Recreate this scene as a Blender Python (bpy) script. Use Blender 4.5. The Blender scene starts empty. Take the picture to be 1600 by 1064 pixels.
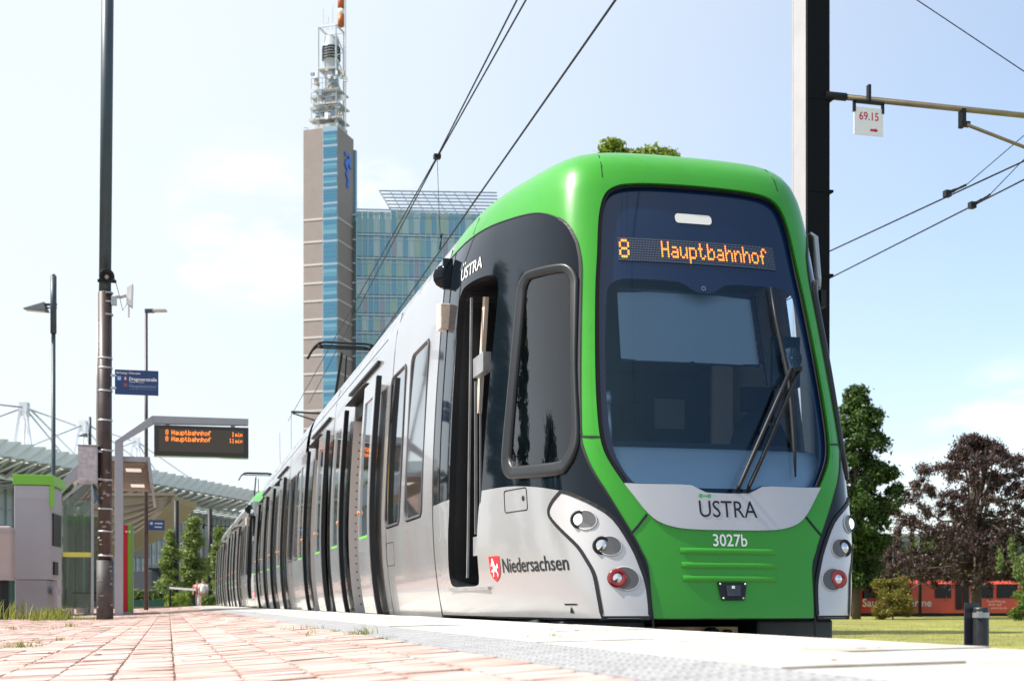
import bpy, bmesh, math, random, bisect
import numpy as np
from mathutils import Vector, Matrix
from mathutils.geometry import delaunay_2d_cdt
R=math.radians
random.seed(7)
S=bpy.context.scene
COL=S.collection
# ------------------------------------------------------------------ camera, sky, sun, exposure
AY=math.atan(536/2100.0)
CA,SA=math.cos(AY),math.sin(AY)
cd=bpy.data.cameras.new('camera'); cam=bpy.data.objects.new('camera',cd); COL.objects.link(cam)
cam.location=(0,0,.11); cam.rotation_euler=(R(90),0,-AY)
cd.sensor_width=36; cd.lens=36*2100/1600; cd.shift_y=410/1600; cd.clip_start=.05; cd.clip_end=6000
cd.dof.use_dof=True; cd.dof.focus_distance=8.6; cd.dof.aperture_fstop=5.2
S.camera=cam
SUN_EL=R(50); SUN_AZ=math.atan2(-.97,.16)      # azimuth measured from +Y towards +X
sd=Vector((math.sin(SUN_AZ)*math.cos(SUN_EL),math.cos(SUN_AZ)*math.cos(SUN_EL),math.sin(SUN_EL)))
W=bpy.data.worlds.new('World'); S.world=W; W.use_nodes=True
nt=W.node_tree; N=nt.nodes; L=nt.links
bg=N['Background']; sky=N.new('ShaderNodeTexSky'); sky.sky_type='NISHITA'; sky.sun_disc=False
sky.sun_elevation=SUN_EL; sky.sun_rotation=SUN_AZ; sky.air_density=1.0; sky.dust_density=1.3; sky.ozone_density=.7
tc=N.new('ShaderNodeTexCoord'); mp=N.new('ShaderNodeMapping'); mp.inputs['Scale'].default_value=(1.6,1.6,4.2)
nz=N.new('ShaderNodeTexNoise'); nz.inputs['Scale'].default_value=9; nz.inputs['Detail'].default_value=9; nz.inputs['Roughness'].default_value=.55
mp.inputs['Location'].default_value=(.35,.2,.1)
rp=N.new('ShaderNodeValToRGB'); rp.color_ramp.elements[0].position=.40; rp.color_ramp.elements[1].position=.62
mx=N.new('ShaderNodeMix'); mx.data_type='RGBA'; mx.inputs['B'].default_value=(6.0,6.1,6.3,1)
ml=N.new('ShaderNodeMath'); ml.operation='MULTIPLY'; ml.inputs[1].default_value=1.0
sx=N.new('ShaderNodeSeparateXYZ'); mr=N.new('ShaderNodeMapRange'); mr.inputs['From Min'].default_value=.48; mr.inputs['From Max'].default_value=.12
L.new(tc.outputs['Generated'],mp.inputs['Vector']); L.new(mp.outputs['Vector'],nz.inputs['Vector']); L.new(nz.outputs['Fac'],rp.inputs['Fac'])
L.new(tc.outputs['Generated'],sx.inputs[0]); L.new(sx.outputs['Z'],mr.inputs['Value'])
lob=None
for px_,py_,r0,r1 in ((392,352,4.2,.6),(362,385,2.6,.4),(590,318,2.2,.3),(1605,735,5.0,1.0),(1380,800,3.2,.5),(330,400,2.0,.3)):
    v=Vector(((px_-800)/2100*CA+SA,CA-(px_-800)/2100*SA,(942-py_)/2100)).normalized()
    dd=N.new('ShaderNodeVectorMath'); dd.operation='DOT_PRODUCT'; dd.inputs[1].default_value=v; L.new(tc.outputs['Generated'],dd.inputs[0])
    rr_=N.new('ShaderNodeMapRange'); rr_.interpolation_type='SMOOTHSTEP'; rr_.inputs['From Min'].default_value=math.cos(R(r0)); rr_.inputs['From Max'].default_value=math.cos(R(r1)); L.new(dd.outputs['Value'],rr_.inputs['Value'])
    if lob is None: lob=rr_.outputs['Result']
    else:
        mm=N.new('ShaderNodeMath'); mm.operation='MAXIMUM'; L.new(lob,mm.inputs[0]); L.new(rr_.outputs['Result'],mm.inputs[1]); lob=mm.outputs[0]
m2=N.new('ShaderNodeMath'); m2.operation='MULTIPLY'; L.new(rp.outputs['Color'],m2.inputs[0]); L.new(lob,m2.inputs[1])
L.new(m2.outputs[0],ml.inputs[0]); L.new(ml.outputs[0],mx.inputs['Factor']); L.new(sky.outputs['Color'],mx.inputs['A']); 
vd=N.new('ShaderNodeVectorMath'); vd.operation='DOT_PRODUCT'; vd.inputs[1].default_value=Vector((sd.x,sd.y,.35)).normalized(); L.new(tc.outputs['Generated'],vd.inputs[0])
ra=N.new('ShaderNodeMapRange'); ra.interpolation_type='SMOOTHSTEP'; ra.inputs['From Min'].default_value=-.38; ra.inputs['From Max'].default_value=.36; ra.inputs['To Min'].default_value=.12; L.new(vd.outputs['Value'],ra.inputs['Value'])
rz=N.new('ShaderNodeMapRange'); rz.inputs['From Min'].default_value=.30; rz.inputs['From Max'].default_value=-.02; rz.inputs['To Max'].default_value=.5; L.new(sx.outputs['Z'],rz.inputs['Value'])
mxh=N.new('ShaderNodeMath'); mxh.operation='MAXIMUM'; L.new(ra.outputs['Result'],mxh.inputs[0]); L.new(rz.outputs['Result'],mxh.inputs[1])
mh=N.new('ShaderNodeMath'); mh.operation='MULTIPLY'; mh.inputs[1].default_value=.85; L.new(mxh.outputs[0],mh.inputs[0])
mw=N.new('ShaderNodeMix'); mw.data_type='RGBA'; mw.inputs['B'].default_value=(4.0,4.25,4.4,1); L.new(mh.outputs[0],mw.inputs['Factor']); L.new(mx.outputs['Result'],mw.inputs['A'])
L.new(mw.outputs['Result'],bg.inputs['Color'])
bg.inputs['Strength'].default_value=.10
ld=bpy.data.lights.new('sun','SUN'); sun=bpy.data.objects.new('sun',ld); COL.objects.link(sun)
ld.energy=3.7; ld.angle=R(.5); ld.color=(1,.95,.87); sun.rotation_euler=(-sd).to_track_quat('-Z','Y').to_euler(); sun.location=(-20,5,30)
S.view_settings.view_transform='Standard'; S.view_settings.look='None'; S.view_settings.gamma=1; S.view_settings.exposure=1.3
S.render.engine='CYCLES'
S.cycles.max_bounces=10; S.cycles.transparent_max_bounces=24; S.cycles.sample_clamp_indirect=6

# ------------------------------------------------------------------ helpers
def at(px,py,d):
    l=(px-800)/2100*d
    return Vector((l*CA+d*SA, d*CA-l*SA, .11+(942-py)/2100*d))
FWD=Vector((SA,CA,0)); RGT=Vector((CA,-SA,0)); UP=Vector((0,0,1))
class MB:
    def __init__(s): s.v=[];s.f=[];s.m=[];s.smooth=[]
    def quadgrid(s,pts,nu,nv,mi=0,sm=True,flip=False,close=False):
        o=len(s.v); s.v+= [tuple(p) for p in pts]
        for j in range(nv-1):
            for i in range(nu if close else nu-1):
                a=o+j*nu+i;b=o+j*nu+(i+1)%nu;c=b+nu;d=a+nu
                s.f.append((a,d,c,b) if flip else (a,b,c,d)); s.m.append(mi); s.smooth.append(sm)
    def face(s,pts,mi=0):
        o=len(s.v); s.v+=[tuple(p) for p in pts]; s.f.append(tuple(range(o,o+len(pts)))); s.m.append(mi); s.smooth.append(False)
    def hexa(s,p,mi=0):   # p: 4 bottom ccw + 4 top
        o=len(s.v); s.v+=[tuple(q) for q in p]
        for f in ((3,2,1,0),(4,5,6,7),(0,1,5,4),(1,2,6,5),(2,3,7,6),(3,0,4,7)):
            s.f.append(tuple(o+i for i in f)); s.m.append(mi); s.smooth.append(False)
    def box(s,x0,x1,y0,y1,z0,z1,mi=0):
        s.hexa([(x0,y0,z0),(x1,y0,z0),(x1,y1,z0),(x0,y1,z0),(x0,y0,z1),(x1,y0,z1),(x1,y1,z1),(x0,y1,z1)],mi)
    def obox(s,c,ax,ay,az,mi=0): # centre and three half axes
        c=Vector(c);ax,ay,az=Vector(ax),Vector(ay),Vector(az)
        s.hexa([c-ax-ay-az,c+ax-ay-az,c+ax+ay-az,c-ax+ay-az,c-ax-ay+az,c+ax-ay+az,c+ax+ay+az,c-ax+ay+az],mi)
    def bar(s,a,b,w,h,up=(0,0,1),mi=0):
        a,b=Vector(a),Vector(b); t=(b-a); l=t.length
        if l<1e-6:return
        t/=l; sd_=t.cross(Vector(up))
        if sd_.length<1e-3: sd_=t.cross(Vector((1,0,0)))
        sd_.normalize(); u=sd_.cross(t)
        s.obox((a+b)/2,t*l/2,sd_*w/2,u*h/2,mi)
    def tube(s,pts,r,n=8,mi=0,cap=True,r2=None):
        pts=[Vector(p) for p in pts]; o=len(s.v); K=len(pts)
        ref=Vector((0,0,1))
        for i,p in enumerate(pts):
            t=(pts[min(i+1,K-1)]-pts[max(i-1,0)]).normalized()
            u=ref-t*ref.dot(t)
            if u.length<.05: u=Vector((1,0,0))-t*t.x
            u.normalize(); w=t.cross(u)
            rr=r if r2 is None else r+(r2-r)*i/(K-1)
            if isinstance(r,(list,tuple)): rr=r[i]
            for k in range(n):
                a=2*math.pi*k/n; s.v.append(tuple(p+u*math.cos(a)*rr+w*math.sin(a)*rr))
        for i in range(K-1):
            for k in range(n):
                a=o+i*n+k;b=o+i*n+(k+1)%n
                s.f.append((a,b,b+n,a+n)); s.m.append(mi); s.smooth.append(True)
        if cap:
            s.f.append(tuple(o+k for k in range(n))[::-1]); s.m.append(mi); s.smooth.append(False)
            s.f.append(tuple(o+(K-1)*n+k for k in range(n))); s.m.append(mi); s.smooth.append(False)
    def prism(s,poly,vec,mi=0):
        poly=[Vector(p) for p in poly]; vec=Vector(vec); n=len(poly); o=len(s.v)
        s.v+=[tuple(p) for p in poly]+[tuple(p+vec) for p in poly]
        s.f.append(tuple(range(o,o+n))); s.f.append(tuple(range(o+2*n-1,o+n-1,-1)))
        for i in range(n):
            j=(i+1)%n; s.f.append((o+i,o+n+i,o+n+j,o+j))
        s.m+=[mi]*(n+2); s.smooth+=[False]*(n+2)
    def lathe(s,c,axis,prof,n=16,mi=0,mis=None):
        c=Vector(c);axis=Vector(axis).normalized(); u=axis.orthogonal().normalized(); w=axis.cross(u); o=len(s.v)
        for (h,r) in prof:
            for k in range(n):
                a=2*math.pi*k/n; s.v.append(tuple(c+axis*h+u*math.cos(a)*r+w*math.sin(a)*r))
        for i in range(len(prof)-1):
            for k in range(n):
                a=o+i*n+k;b=o+i*n+(k+1)%n
                s.f.append((a,b,b+n,a+n)); s.m.append(mis[i] if mis else mi); s.smooth.append(True)
    def build(s,name,mats,parent=None,bevel=0,fixn=True):
        me=bpy.data.meshes.new(name); me.from_pydata(s.v,[],s.f)
        if not isinstance(mats,(list,tuple)): mats=[mats]
        for m in mats: me.materials.append(m)
        me.polygons.foreach_set('material_index',s.m); me.polygons.foreach_set('use_smooth',s.smooth); me.update()
        if fixn:
            bm=bmesh.new(); bm.from_mesh(me); bmesh.ops.recalc_face_normals(bm,faces=bm.faces); bm.to_mesh(me); bm.free()
        o=bpy.data.objects.new(name,me); COL.objects.link(o)
        if parent: o.parent=parent
        if bevel:
            md=o.modifiers.new('bevel','BEVEL'); md.width=bevel; md.segments=2; md.limit_method='ANGLE'; md.angle_limit=R(40)
        return o
def tag(o,label=None,cat=None,group=None,kind=None):
    if label:o['label']=label
    if cat:o['category']=cat
    if group:o['group']=group
    if kind:o['kind']=kind
    return o
def empty(name,loc,label,cat,group=None):
    o=bpy.data.objects.new(name,None); COL.objects.link(o); o.location=loc; o.empty_display_size=.3
    return tag(o,label,cat,group)
def part(mb,name,mats,root,bevel=0,label=None):
    """build a mesh given in world space as child of root (root may be an Empty or a part)"""
    o=mb.build(name,mats,None,bevel); 
    off=Vector((0,0,0)); r=root
    while r is not None: off+=r.location; r=r.parent
    o.data.transform(Matrix.Translation(-off)); o.parent=root
    if label:o['label']=label
    return o
def copy_tree(o,parent=None):
    c=o.copy(); COL.objects.link(c); c.parent=parent
    for ch in o.children: copy_tree(ch,c)
    return c
# materials ------------------------------------------------------------
def mat(name,col,rough=.5,metal=0,spec=.5,coat=0,var=0,vscale=3.0,bump=0,bscale=30,emit=None,es=0,detail=6,stretch=None):
    m=bpy.data.materials.new(name); m.use_nodes=True; n=m.node_tree.nodes; l=m.node_tree.links; b=n['Principled BSDF']
    b.inputs['Base Color'].default_value=(*col,1); b.inputs['Roughness'].default_value=rough; b.inputs['Metallic'].default_value=metal
    b.inputs['Specular IOR Level'].default_value=spec; b.inputs['Coat Weight'].default_value=coat; b.inputs['Coat Roughness'].default_value=.04
    if emit: b.inputs['Emission Color'].default_value=(*emit,1); b.inputs['Emission Strength'].default_value=es
    if var or bump:
        t=n.new('ShaderNodeTexCoord'); src=t.outputs['Object']
        if stretch:
            q=n.new('ShaderNodeMapping'); q.inputs['Scale'].default_value=stretch; l.new(src,q.inputs['Vector']); src=q.outputs['Vector']
    if var:
        z=n.new('ShaderNodeTexNoise'); z.inputs['Scale'].default_value=vscale; z.inputs['Detail'].default_value=detail; z.inputs['Roughness'].default_value=.6
        l.new(src,z.inputs['Vector'])
        x=n.new('ShaderNodeMix'); x.data_type='RGBA'; x.inputs['A'].default_value=(*[c*(1-var) for c in col],1); x.inputs['B'].default_value=(*[min(1,c*(1+var)) for c in col],1)
        r=n.new('ShaderNodeMapRange'); r.inputs['From Min'].default_value=.3; r.inputs['From Max'].default_value=.7
        l.new(z.outputs['Fac'],r.inputs['Value']); l.new(r.outputs['Result'],x.inputs['Factor']); l.new(x.outputs['Result'],b.inputs['Base Color'])
        r2=n.new('ShaderNodeMapRange'); r2.inputs['To Min'].default_value=max(.02,rough*.8); r2.inputs['To Max'].default_value=min(1,rough*1.25)
        l.new(z.outputs['Fac'],r2.inputs['Value']); l.new(r2.outputs['Result'],b.inputs['Roughness'])
    if bump:
        z2=n.new('ShaderNodeTexNoise'); z2.inputs['Scale'].default_value=bscale; z2.inputs['Detail'].default_value=5
        l.new(src,z2.inputs['Vector']); bp=n.new('ShaderNodeBump'); bp.inputs['Strength'].default_value=bump; bp.inputs['Distance'].default_value=.02
        l.new(z2.outputs['Fac'],bp.inputs['Height']); l.new(bp.outputs['Normal'],b.inputs['Normal'])
    return m
def island_mat(name,c1,c2,rough=.6,transl=0,spec=.3,bump=0,bscale=60,dirt=None):
    m=bpy.data.materials.new(name); m.use_nodes=True; n=m.node_tree.nodes; l=m.node_tree.links; b=n['Principled BSDF']
    g=n.new('ShaderNodeNewGeometry'); x=n.new('ShaderNodeMix'); x.data_type='RGBA'
    x.inputs['A'].default_value=(*c1,1); x.inputs['B'].default_value=(*c2,1)
    l.new(g.outputs['Random Per Island'],x.inputs['Factor']); out=x.outputs['Result']
    t=n.new('ShaderNodeTexCoord')
    if dirt:
        z=n.new('ShaderNodeTexNoise'); z.inputs['Scale'].default_value=dirt[1]; z.inputs['Detail'].default_value=8; l.new(t.outputs['Object'],z.inputs['Vector'])
        y=n.new('ShaderNodeMix'); y.data_type='RGBA'; y.blend_type='MULTIPLY'; y.inputs['B'].default_value=(*dirt[0],1)
        r=n.new('ShaderNodeMapRange'); r.inputs['From Min'].default_value=.42; r.inputs['From Max'].default_value=.7; l.new(z.outputs['Fac'],r.inputs['Value'])
        l.new(r.outputs['Result'],y.inputs['Factor']); l.new(out,y.inputs['A']); out=y.outputs['Result']
    l.new(out,b.inputs['Base Color']); b.inputs['Roughness'].default_value=rough; b.inputs['Specular IOR Level'].default_value=spec
    if bump:
        z2=n.new('ShaderNodeTexNoise'); z2.inputs['Scale'].default_value=bscale; z2.inputs['Detail'].default_value=6; l.new(t.outputs['Object'],z2.inputs['Vector'])
        bp=n.new('ShaderNodeBump'); bp.inputs['Strength'].default_value=bump; bp.inputs['Distance'].default_value=.004; l.new(z2.outputs['Fac'],bp.inputs['Height']); l.new(bp.outputs['Normal'],b.inputs['Normal'])
    if transl:
        tr=n.new('ShaderNodeBsdfTranslucent'); l.new(out,tr.inputs['Color']); ms=n.new('ShaderNodeMixShader'); ms.inputs['Fac'].default_value=transl
        l.new(b.outputs[0],ms.inputs[1]); l.new(tr.outputs[0],ms.inputs[2]); l.new(ms.outputs[0],n['Material Output'].inputs['Surface'])
    return m
def glass_mat(name,tint,ior=1.5,rough=.01,body=0,bodycol=(.1,.12,.14),coat=(1,1,1)):
    m=bpy.data.materials.new(name); m.use_nodes=True; n=m.node_tree.nodes; l=m.node_tree.links; n.remove(n['Principled BSDF'])
    t=n.new('ShaderNodeBsdfTransparent'); t.inputs['Color'].default_value=(*tint,1); g=n.new('ShaderNodeBsdfGlossy'); g.inputs['Roughness'].default_value=rough; g.inputs['Color'].default_value=(*coat,1)
    f=n.new('ShaderNodeFresnel'); f.inputs['IOR'].default_value=ior; s=n.new('ShaderNodeMixShader'); l.new(f.outputs[0],s.inputs['Fac']); l.new(g.outputs[0],s.inputs[2])
    base=t.outputs[0]
    if body:
        d=n.new('ShaderNodeBsdfDiffuse'); d.inputs['Color'].default_value=(*bodycol,1); b=n.new('ShaderNodeMixShader'); b.inputs['Fac'].default_value=body
        l.new(t.outputs[0],b.inputs[1]); l.new(d.outputs[0],b.inputs[2]); base=b.outputs[0]
    l.new(base,s.inputs[1]); l.new(s.outputs[0],n['Material Output'].inputs['Surface'])
    return m
M={}
M['silver']=mat('silver_paint',(.43,.435,.45),.22,.5,.5,coat=.5,var=.05,vscale=1.1)
M['silver2']=mat('panel_silver',(.47,.465,.475),.28,.3,.5,coat=.4,var=.03,vscale=2)
M['green']=mat('lime_green_paint',(.027,.26,.012),.32,0,.35,coat=.35,var=.04,vscale=2)
M['black']=mat('gloss_black',(.004,.0075,.012),.05,0,.30)
M['navy']=mat('black_glass_print',(.003,.018,.060),.05,0,.5)
M['rubber']=mat('black_rubber',(.010,.011,.014),.5,0,.3)
M['dark']=mat('dark_metal',(.014,.016,.02),.5,0,.25)
M['under']=mat('underframe_paint',(.035,.05,.065),.45,.1,var=.2,vscale=4)
M['white']=mat('white_paint',(.8,.8,.8),.4)
M['chrome']=mat('reflector',(.75,.76,.78),.12,1)
M['lens']=mat('lamp_lens',(.8,.82,.85),.06,.3,.8,coat=1)
M['lamp_on']=mat('lit_lamp',(.9,.92,1),.1,emit=(.95,.97,1),es=.4)
M['red']=mat('red_lens',(.22,.004,.007),.15,0,.5,coat=.5,emit=(.8,.02,.03),es=.02)
M['glass']=glass_mat('clear_glass',(.66,.82,.97),1.55,coat=(.50,.78,1)); M['cabglass']=glass_mat('cab_side_glass',(.74,.82,.88),1.68)  # blue of the reflected sky is put into the windshield's glossy colour
M['sideglass']=mat('tinted_glass',(.012,.015,.017),.02,0,1.0,coat=1); M['sideglass'].node_tree.nodes['Principled BSDF'].inputs['IOR'].default_value=1.9
M['orange']=mat('orange_led',(.9,.3,.05),.5,emit=(1,.22,.03),es=.85)
M['leddot']=mat('unlit_led',(.16,.22,.32),.5)
M['grey']=mat('grey_paint',(.33,.34,.37),.45,.1,var=.06,vscale=2)
M['steel']=mat('galvanised_steel',(.42,.43,.44),.4,.7,var=.12,vscale=8)
# --- tram body surface: s runs along the plan outline from the nose centre, v runs up the skin ---
XC=3.375
PLAN=[(0,7.86),(.2,7.862),(.4,7.872),(.6,7.892),(.77,7.93),(.86,7.98),(.93,8.05),(1.0,8.19),(1.06,8.37),(1.12,8.62),(1.18,8.93),(1.24,9.28),(1.29,9.68),(1.315,10.0),(1.325,10.35)]
PROF=[ # v, z, width factor, y offset
(-.10,-.10,.925,-.225),(.02,.02,.94,-.215),(.2,.2,.965,-.185),(.5,.5,.99,-.13),(.8,.8,1.0,-.065),(1.1,1.1,1.0,0),(1.6,1.6,.985,.13),(2.19,2.19,.955,.285),(2.6,2.6,.93,.39),(2.75,2.75,.915,.43),(2.9,2.9,.888,.475),(3.05,3.035,.84,.55),(3.2,3.135,.76,.69),(3.4,3.205,.62,.98),(3.7,3.25,.37,1.45),(4.1,3.265,0,2.2)]
def _interp(tab,x):
    ks=[r[0] for r in tab]
    if x<=ks[0]: return tab[0][1:]
    if x>=ks[-1]: return tab[-1][1:]
    i=bisect.bisect_right(ks,x)-1
    # catmull-rom
    p1,p2=tab[i],tab[i+1]; p0=tab[max(i-1,0)]; p3=tab[min(i+2,len(tab)-1)]
    h=p2[0]-p1[0]; t=(x-p1[0])/h; out=[]
    for k in range(1,len(p1)):
        m1=(p2[k]-p0[k])/(p2[0]-p0[0])*h; m2=(p3[k]-p1[k])/(p3[0]-p1[0])*h
        t2=t*t;t3=t2*t
        out.append((2*t3-3*t2+1)*p1[k]+(t3-2*t2+t)*m1+(-2*t3+3*t2)*p2[k]+(t3-t2)*m2)
    return out
_s=0;SP=[(0,)+PLAN[0]]
for a,b in zip(PLAN,PLAN[1:]):
    _s+=math.hypot(b[0]-a[0],b[1]-a[1]); SP.append((_s,)+b)
S1=_s; YEND=34.6; STOT=2*S1+(YEND-7.86-2*(10.35-7.86))
def P(s,v,side=-1):
    rear=s>STOT/2
    if rear: s=STOT-s
    if s<S1: w,y=_interp(SP,s)
    else: w,y=1.325,10.35+s-S1
    z,k,yb=_interp(PROF,v)
    u=min(max((s-.75)/(S1-.75),0),1); f=1-u*u*(3-2*u)
    y=y+yb*f
    if rear: y=YEND+7.86-y
    return (XC+side*w*k,y,z)
# ------------------------------------------------------------------ tram
def SP3(sx,v,off=0.0):
    """signed position along the outline (negative = platform side), height, outward offset"""
    side=1 if sx>=0 else -1; s=abs(sx)
    p=Vector(P(s,v,side))
    if off:
        p=p+nrm(sx,v)*off
    return p
def nrm(sx,v):
    e=.02
    def q(a,b): return Vector(P(abs(a),b,1 if a>=0 else -1))
    a=q(sx+e,v)-q(sx-e,v); b=q(sx,min(v+e,4.09))-q(sx,v-e)
    n=a.cross(b)
    if n.length<1e-9: return Vector((0,0,1))
    n.normalize()
    ref=Vector((XC,21.23,.9)); 
    if n.dot(q(sx,v)-Vector((XC,min(max(q(sx,v).y,9.6),33),1.0)))<0: n=-n
    return n
def inpoly(x,y,P_):
    c=False; j=len(P_)-1
    for i in range(len(P_)):
        xi,yi=P_[i]; xj,yj=P_[j]
        if (yi>y)!=(yj>y) and x<(xj-xi)*(y-yi)/(yj-yi)+xi: c=not c
        j=i
    return c
def smooth_poly(Q,n=4,closed=True,keep=()):
    out=[]; K=len(Q)
    for i in range(K if closed else K-1):
        p0,p1,p2,p3=[Q[(i+k)%K] if closed else Q[min(max(i+k,0),K-1)] for k in (-1,0,1,2)]
        for t in range(n):
            t/=n
            if i in keep: out.append((p1[0]+(p2[0]-p1[0])*t,p1[1]+(p2[1]-p1[1])*t)); continue
            out.append(tuple(.5*((2*p1[a])+(-p0[a]+p2[a])*t+(2*p0[a]-5*p1[a]+4*p2[a]-p3[a])*t*t+(-p0[a]+3*p1[a]-3*p2[a]+p3[a])*t**3) for a in (0,1)))
    if not closed: out.append(Q[-1])
    return out
def rrect(s0,s1,v0,v1,r,n=4):
    o=[]
    for cx,cy,a0 in ((s1-r,v0+r,-90),(s1-r,v1-r,0),(s0+r,v1-r,90),(s0+r,v0+r,180)):
        for k in range(n+1):
            a=R(a0+90*k/n); o.append((cx+r*math.cos(a),cy+r*math.sin(a)))
    return o
# outlines on the skin (s, v), measured half, mirrored to the other side
F_arc=smooth_poly([(0,2.872),(.3,2.868),(.47,2.86),(.60,2.838),(.685,2.775),(.728,2.62),(.75,2.35),(.772,2.1),(.795,1.6),(.799,1.3),(.788,1.12),(.752,1.0),(.663,.846)],4,False)
S_top=[(.663,.846),(.55,.842),(.30,.842),(.235,.838),(.19,.815),(.146,.795),(.1,.792),(0,.79)]
F=F_arc+S_top[1:]
G=smooth_poly([(.0,2.132),(.05,2.134),(.11,2.165),(.16,2.192),(.25,2.203),(.45,2.206),(.58,2.202),(.66,2.168),(.692,2.10),(.715,1.85),(.728,1.6),(.728,1.25),(.708,1.07),(.655,.94),(.60,.868),(.555,.857)],3,False)+[(.25,.855),(.21,.84),(.16,.81),(.0,.808)]
SV=S_top+smooth_poly([(0,.56),(.2,.561),(.35,.572),(.46,.605),(.53,.66),(.60,.755),(.663,.846)],4,False)[:-1]
EDGE=smooth_poly([(.575,-.12),(.572,.1),(.566,.328),(.60,.43),(.636,.517),(.766,.771),(.86,.95),(.905,1.08),(.918,1.16)],3,False)  # green/black edge
PIL=smooth_poly([(.918,1.16),(.905,1.5),(.885,1.9),(.868,2.20),(.866,2.30),(.875,2.38),(.90,2.475),(.989,2.607),(1.225,2.713),(1.561,2.772),(2.21,2.828),(2.8,2.85),(3.56,2.862)],4,False)
H=smooth_poly([(1.102,.809),(1.185,.758)],2,False)[:-1]+smooth_poly([(1.185,.758),(1.235,.71),(1.24,.67),(1.199,.623),(1.10,.545),(.999,.461),(.94,.37),(.904,.282),(.896,.15),(.896,.02)],3,False)+smooth_poly([(.592,.02),(.583,.1),(.583,.223),(.61,.34),(.65,.457),(.747,.63),(.885,.73),(1.03,.793),(1.102,.809)],3,False)[:-1]
BL_bot=smooth_poly([(3.56,.885),(2.6,.90),(1.95,.90),(1.62,.884),(1.361,.857),(1.2,.832),(1.102,.815)],3,False)
# black side panel: pillar edge, top, seam, bottom, then over the headlight panel down the green edge
BLK=PIL+BL_bot+smooth_poly([(1.102,.809),(1.03,.793),(.885,.73),(.747,.63),(.65,.457),(.61,.34),(.583,.223),(.583,.1),(.592,.02)],3,False)+[(.592,-.12)]+EDGE[:-1]
WO=smooth_poly([(1.60,2.20),(1.57,2.275),(1.49,2.325),(1.38,2.338),(1.05,2.318),(.94,2.29),(.885,2.21),(.885,2.1),(.915,1.6),(.918,1.2),(.945,1.06),(1.02,.955),(1.13,.915),(1.62,.935),(1.75,.95),(1.835,1.01),(1.845,1.12),(1.75,1.5),(1.65,1.95)],3)
WI=smooth_poly([(1.495,2.19),(1.47,2.24),(1.44,2.268),(1.38,2.280),(1.06,2.262),(.98,2.235),(.945,2.17),(.946,2.08),(.957,1.7),(.972,1.25),(.99,1.12),(1.05,1.03),(1.14,1.002),(1.60,1.018),(1.685,1.03),(1.725,1.08),(1.715,1.16),(1.63,1.55),(1.54,1.95)],3)
DR=smooth_poly([(2.96,2.36),(2.9,2.45),(2.78,2.482),(2.45,2.478),(2.15,2.45),(2.02,2.41),(1.975,2.33),(1.99,2.2),(2.10,1.6),(2.23,.886),(2.285,.80),(2.36,.56),(2.385,.36),(2.40,.27),(2.46,.235),(2.7,.232),(3.0,.235),(3.09,.29),(3.09,.40),(3.03,.65),(2.97,.886),(2.945,1.5),(2.95,2.1)],3)
y2s=lambda y:y-10.35+S1
DOORS=[(14.05,15.80),(18.45,20.2),(25.2,26.9),(29.7,31.4)]
DOORP=[[(y2s(a),-.12),(y2s(b),-.12),(y2s(b),2.42),(y2s(a),2.42)] for a,b in DOORS]
WINS=[rrect(4.03,4.90,.83,2.34,.10),rrect(5.15,6.02,.83,2.32,.10)]+[rrect(y2s(a),y2s(b),.83,2.32,.10) for a,b in ((22.0,23.0),(23.2,24.2),(32.1,33.0))]+[rrect(y2s(16.95),y2s(17.45),.83,2.32,.08)]
GANG=(y2s(21.25),y2s(21.8))
SEAMS=[]
def cdt():
    vs=[];es=[]
    def poly(Q,closed=True):
        o=len(vs); vs.extend(Q); n=len(Q)
        for i in range(n if closed else n-1): es.append((o+i,o+(i+1)%n))
    mirror=lambda Q:[(STOT-a,b) for a,b in Q]
    dense=lambda a,b,n:[(a[0]+(b[0]-a[0])*i/n,a[1]+(b[1]-a[1])*i/n) for i in range(n+1)]
    poly(dense((0,-.1),(0,4.1),40),False); poly(dense((STOT,-.1),(STOT,4.1),40),False)
    xs=list(np.arange(0,4,.1))+list(np.arange(4,STOT-3.6,.5))+list(np.arange(STOT-3.6,STOT,.2))
    poly([(x,-.1) for x in xs]+[(STOT,-.1)],False); poly([(x,4.1) for x in xs]+[(STOT,4.1)],False)
    for Q in (F_arc,S_top,G,EDGE,PIL,BL_bot,H,WO,WI,DR): poly(Q,Q in (H,WO,WI,DR))
    poly(SV[len(S_top):],False)
    for Q in (F_arc,PIL,BL_bot,EDGE): poly(mirror(Q),False)
    for Q in DOORP+WINS: poly(Q)
    poly(dense((3.56,-.1),(3.56,.885),8)+dense((3.56,.885),(3.56,2.862),12),False)
    poly(dense((0,.018),(3.56,.018),60),False); poly(dense((STOT,.018),(STOT-3.56,.018),40),False)
    poly(dense((3.56,3.08),(STOT-3.56,3.08),80),False); poly(dense((3.56,2.862),(3.56,4.1),8),False)
    poly(dense((STOT-3.56,2.862),(STOT-3.56,4.1),8),False)
    for g in GANG: poly(dense((g,-.1),(g,4.1),30),False)
    # interior points
    vv=list(np.arange(0,2.7,.1))+list(np.arange(2.7,3.5,.06))+list(np.arange(3.5,4.1,.1))
    for v in vv:
        for x in xs[1:]:
            vs.append((x+.003*math.sin(v*50),v+.004))
    r=delaunay_2d_cdt([Vector(p) for p in vs],es,[],0,1e-4)
    return r[0],r[2]
def xw(Q): return Q
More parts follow.
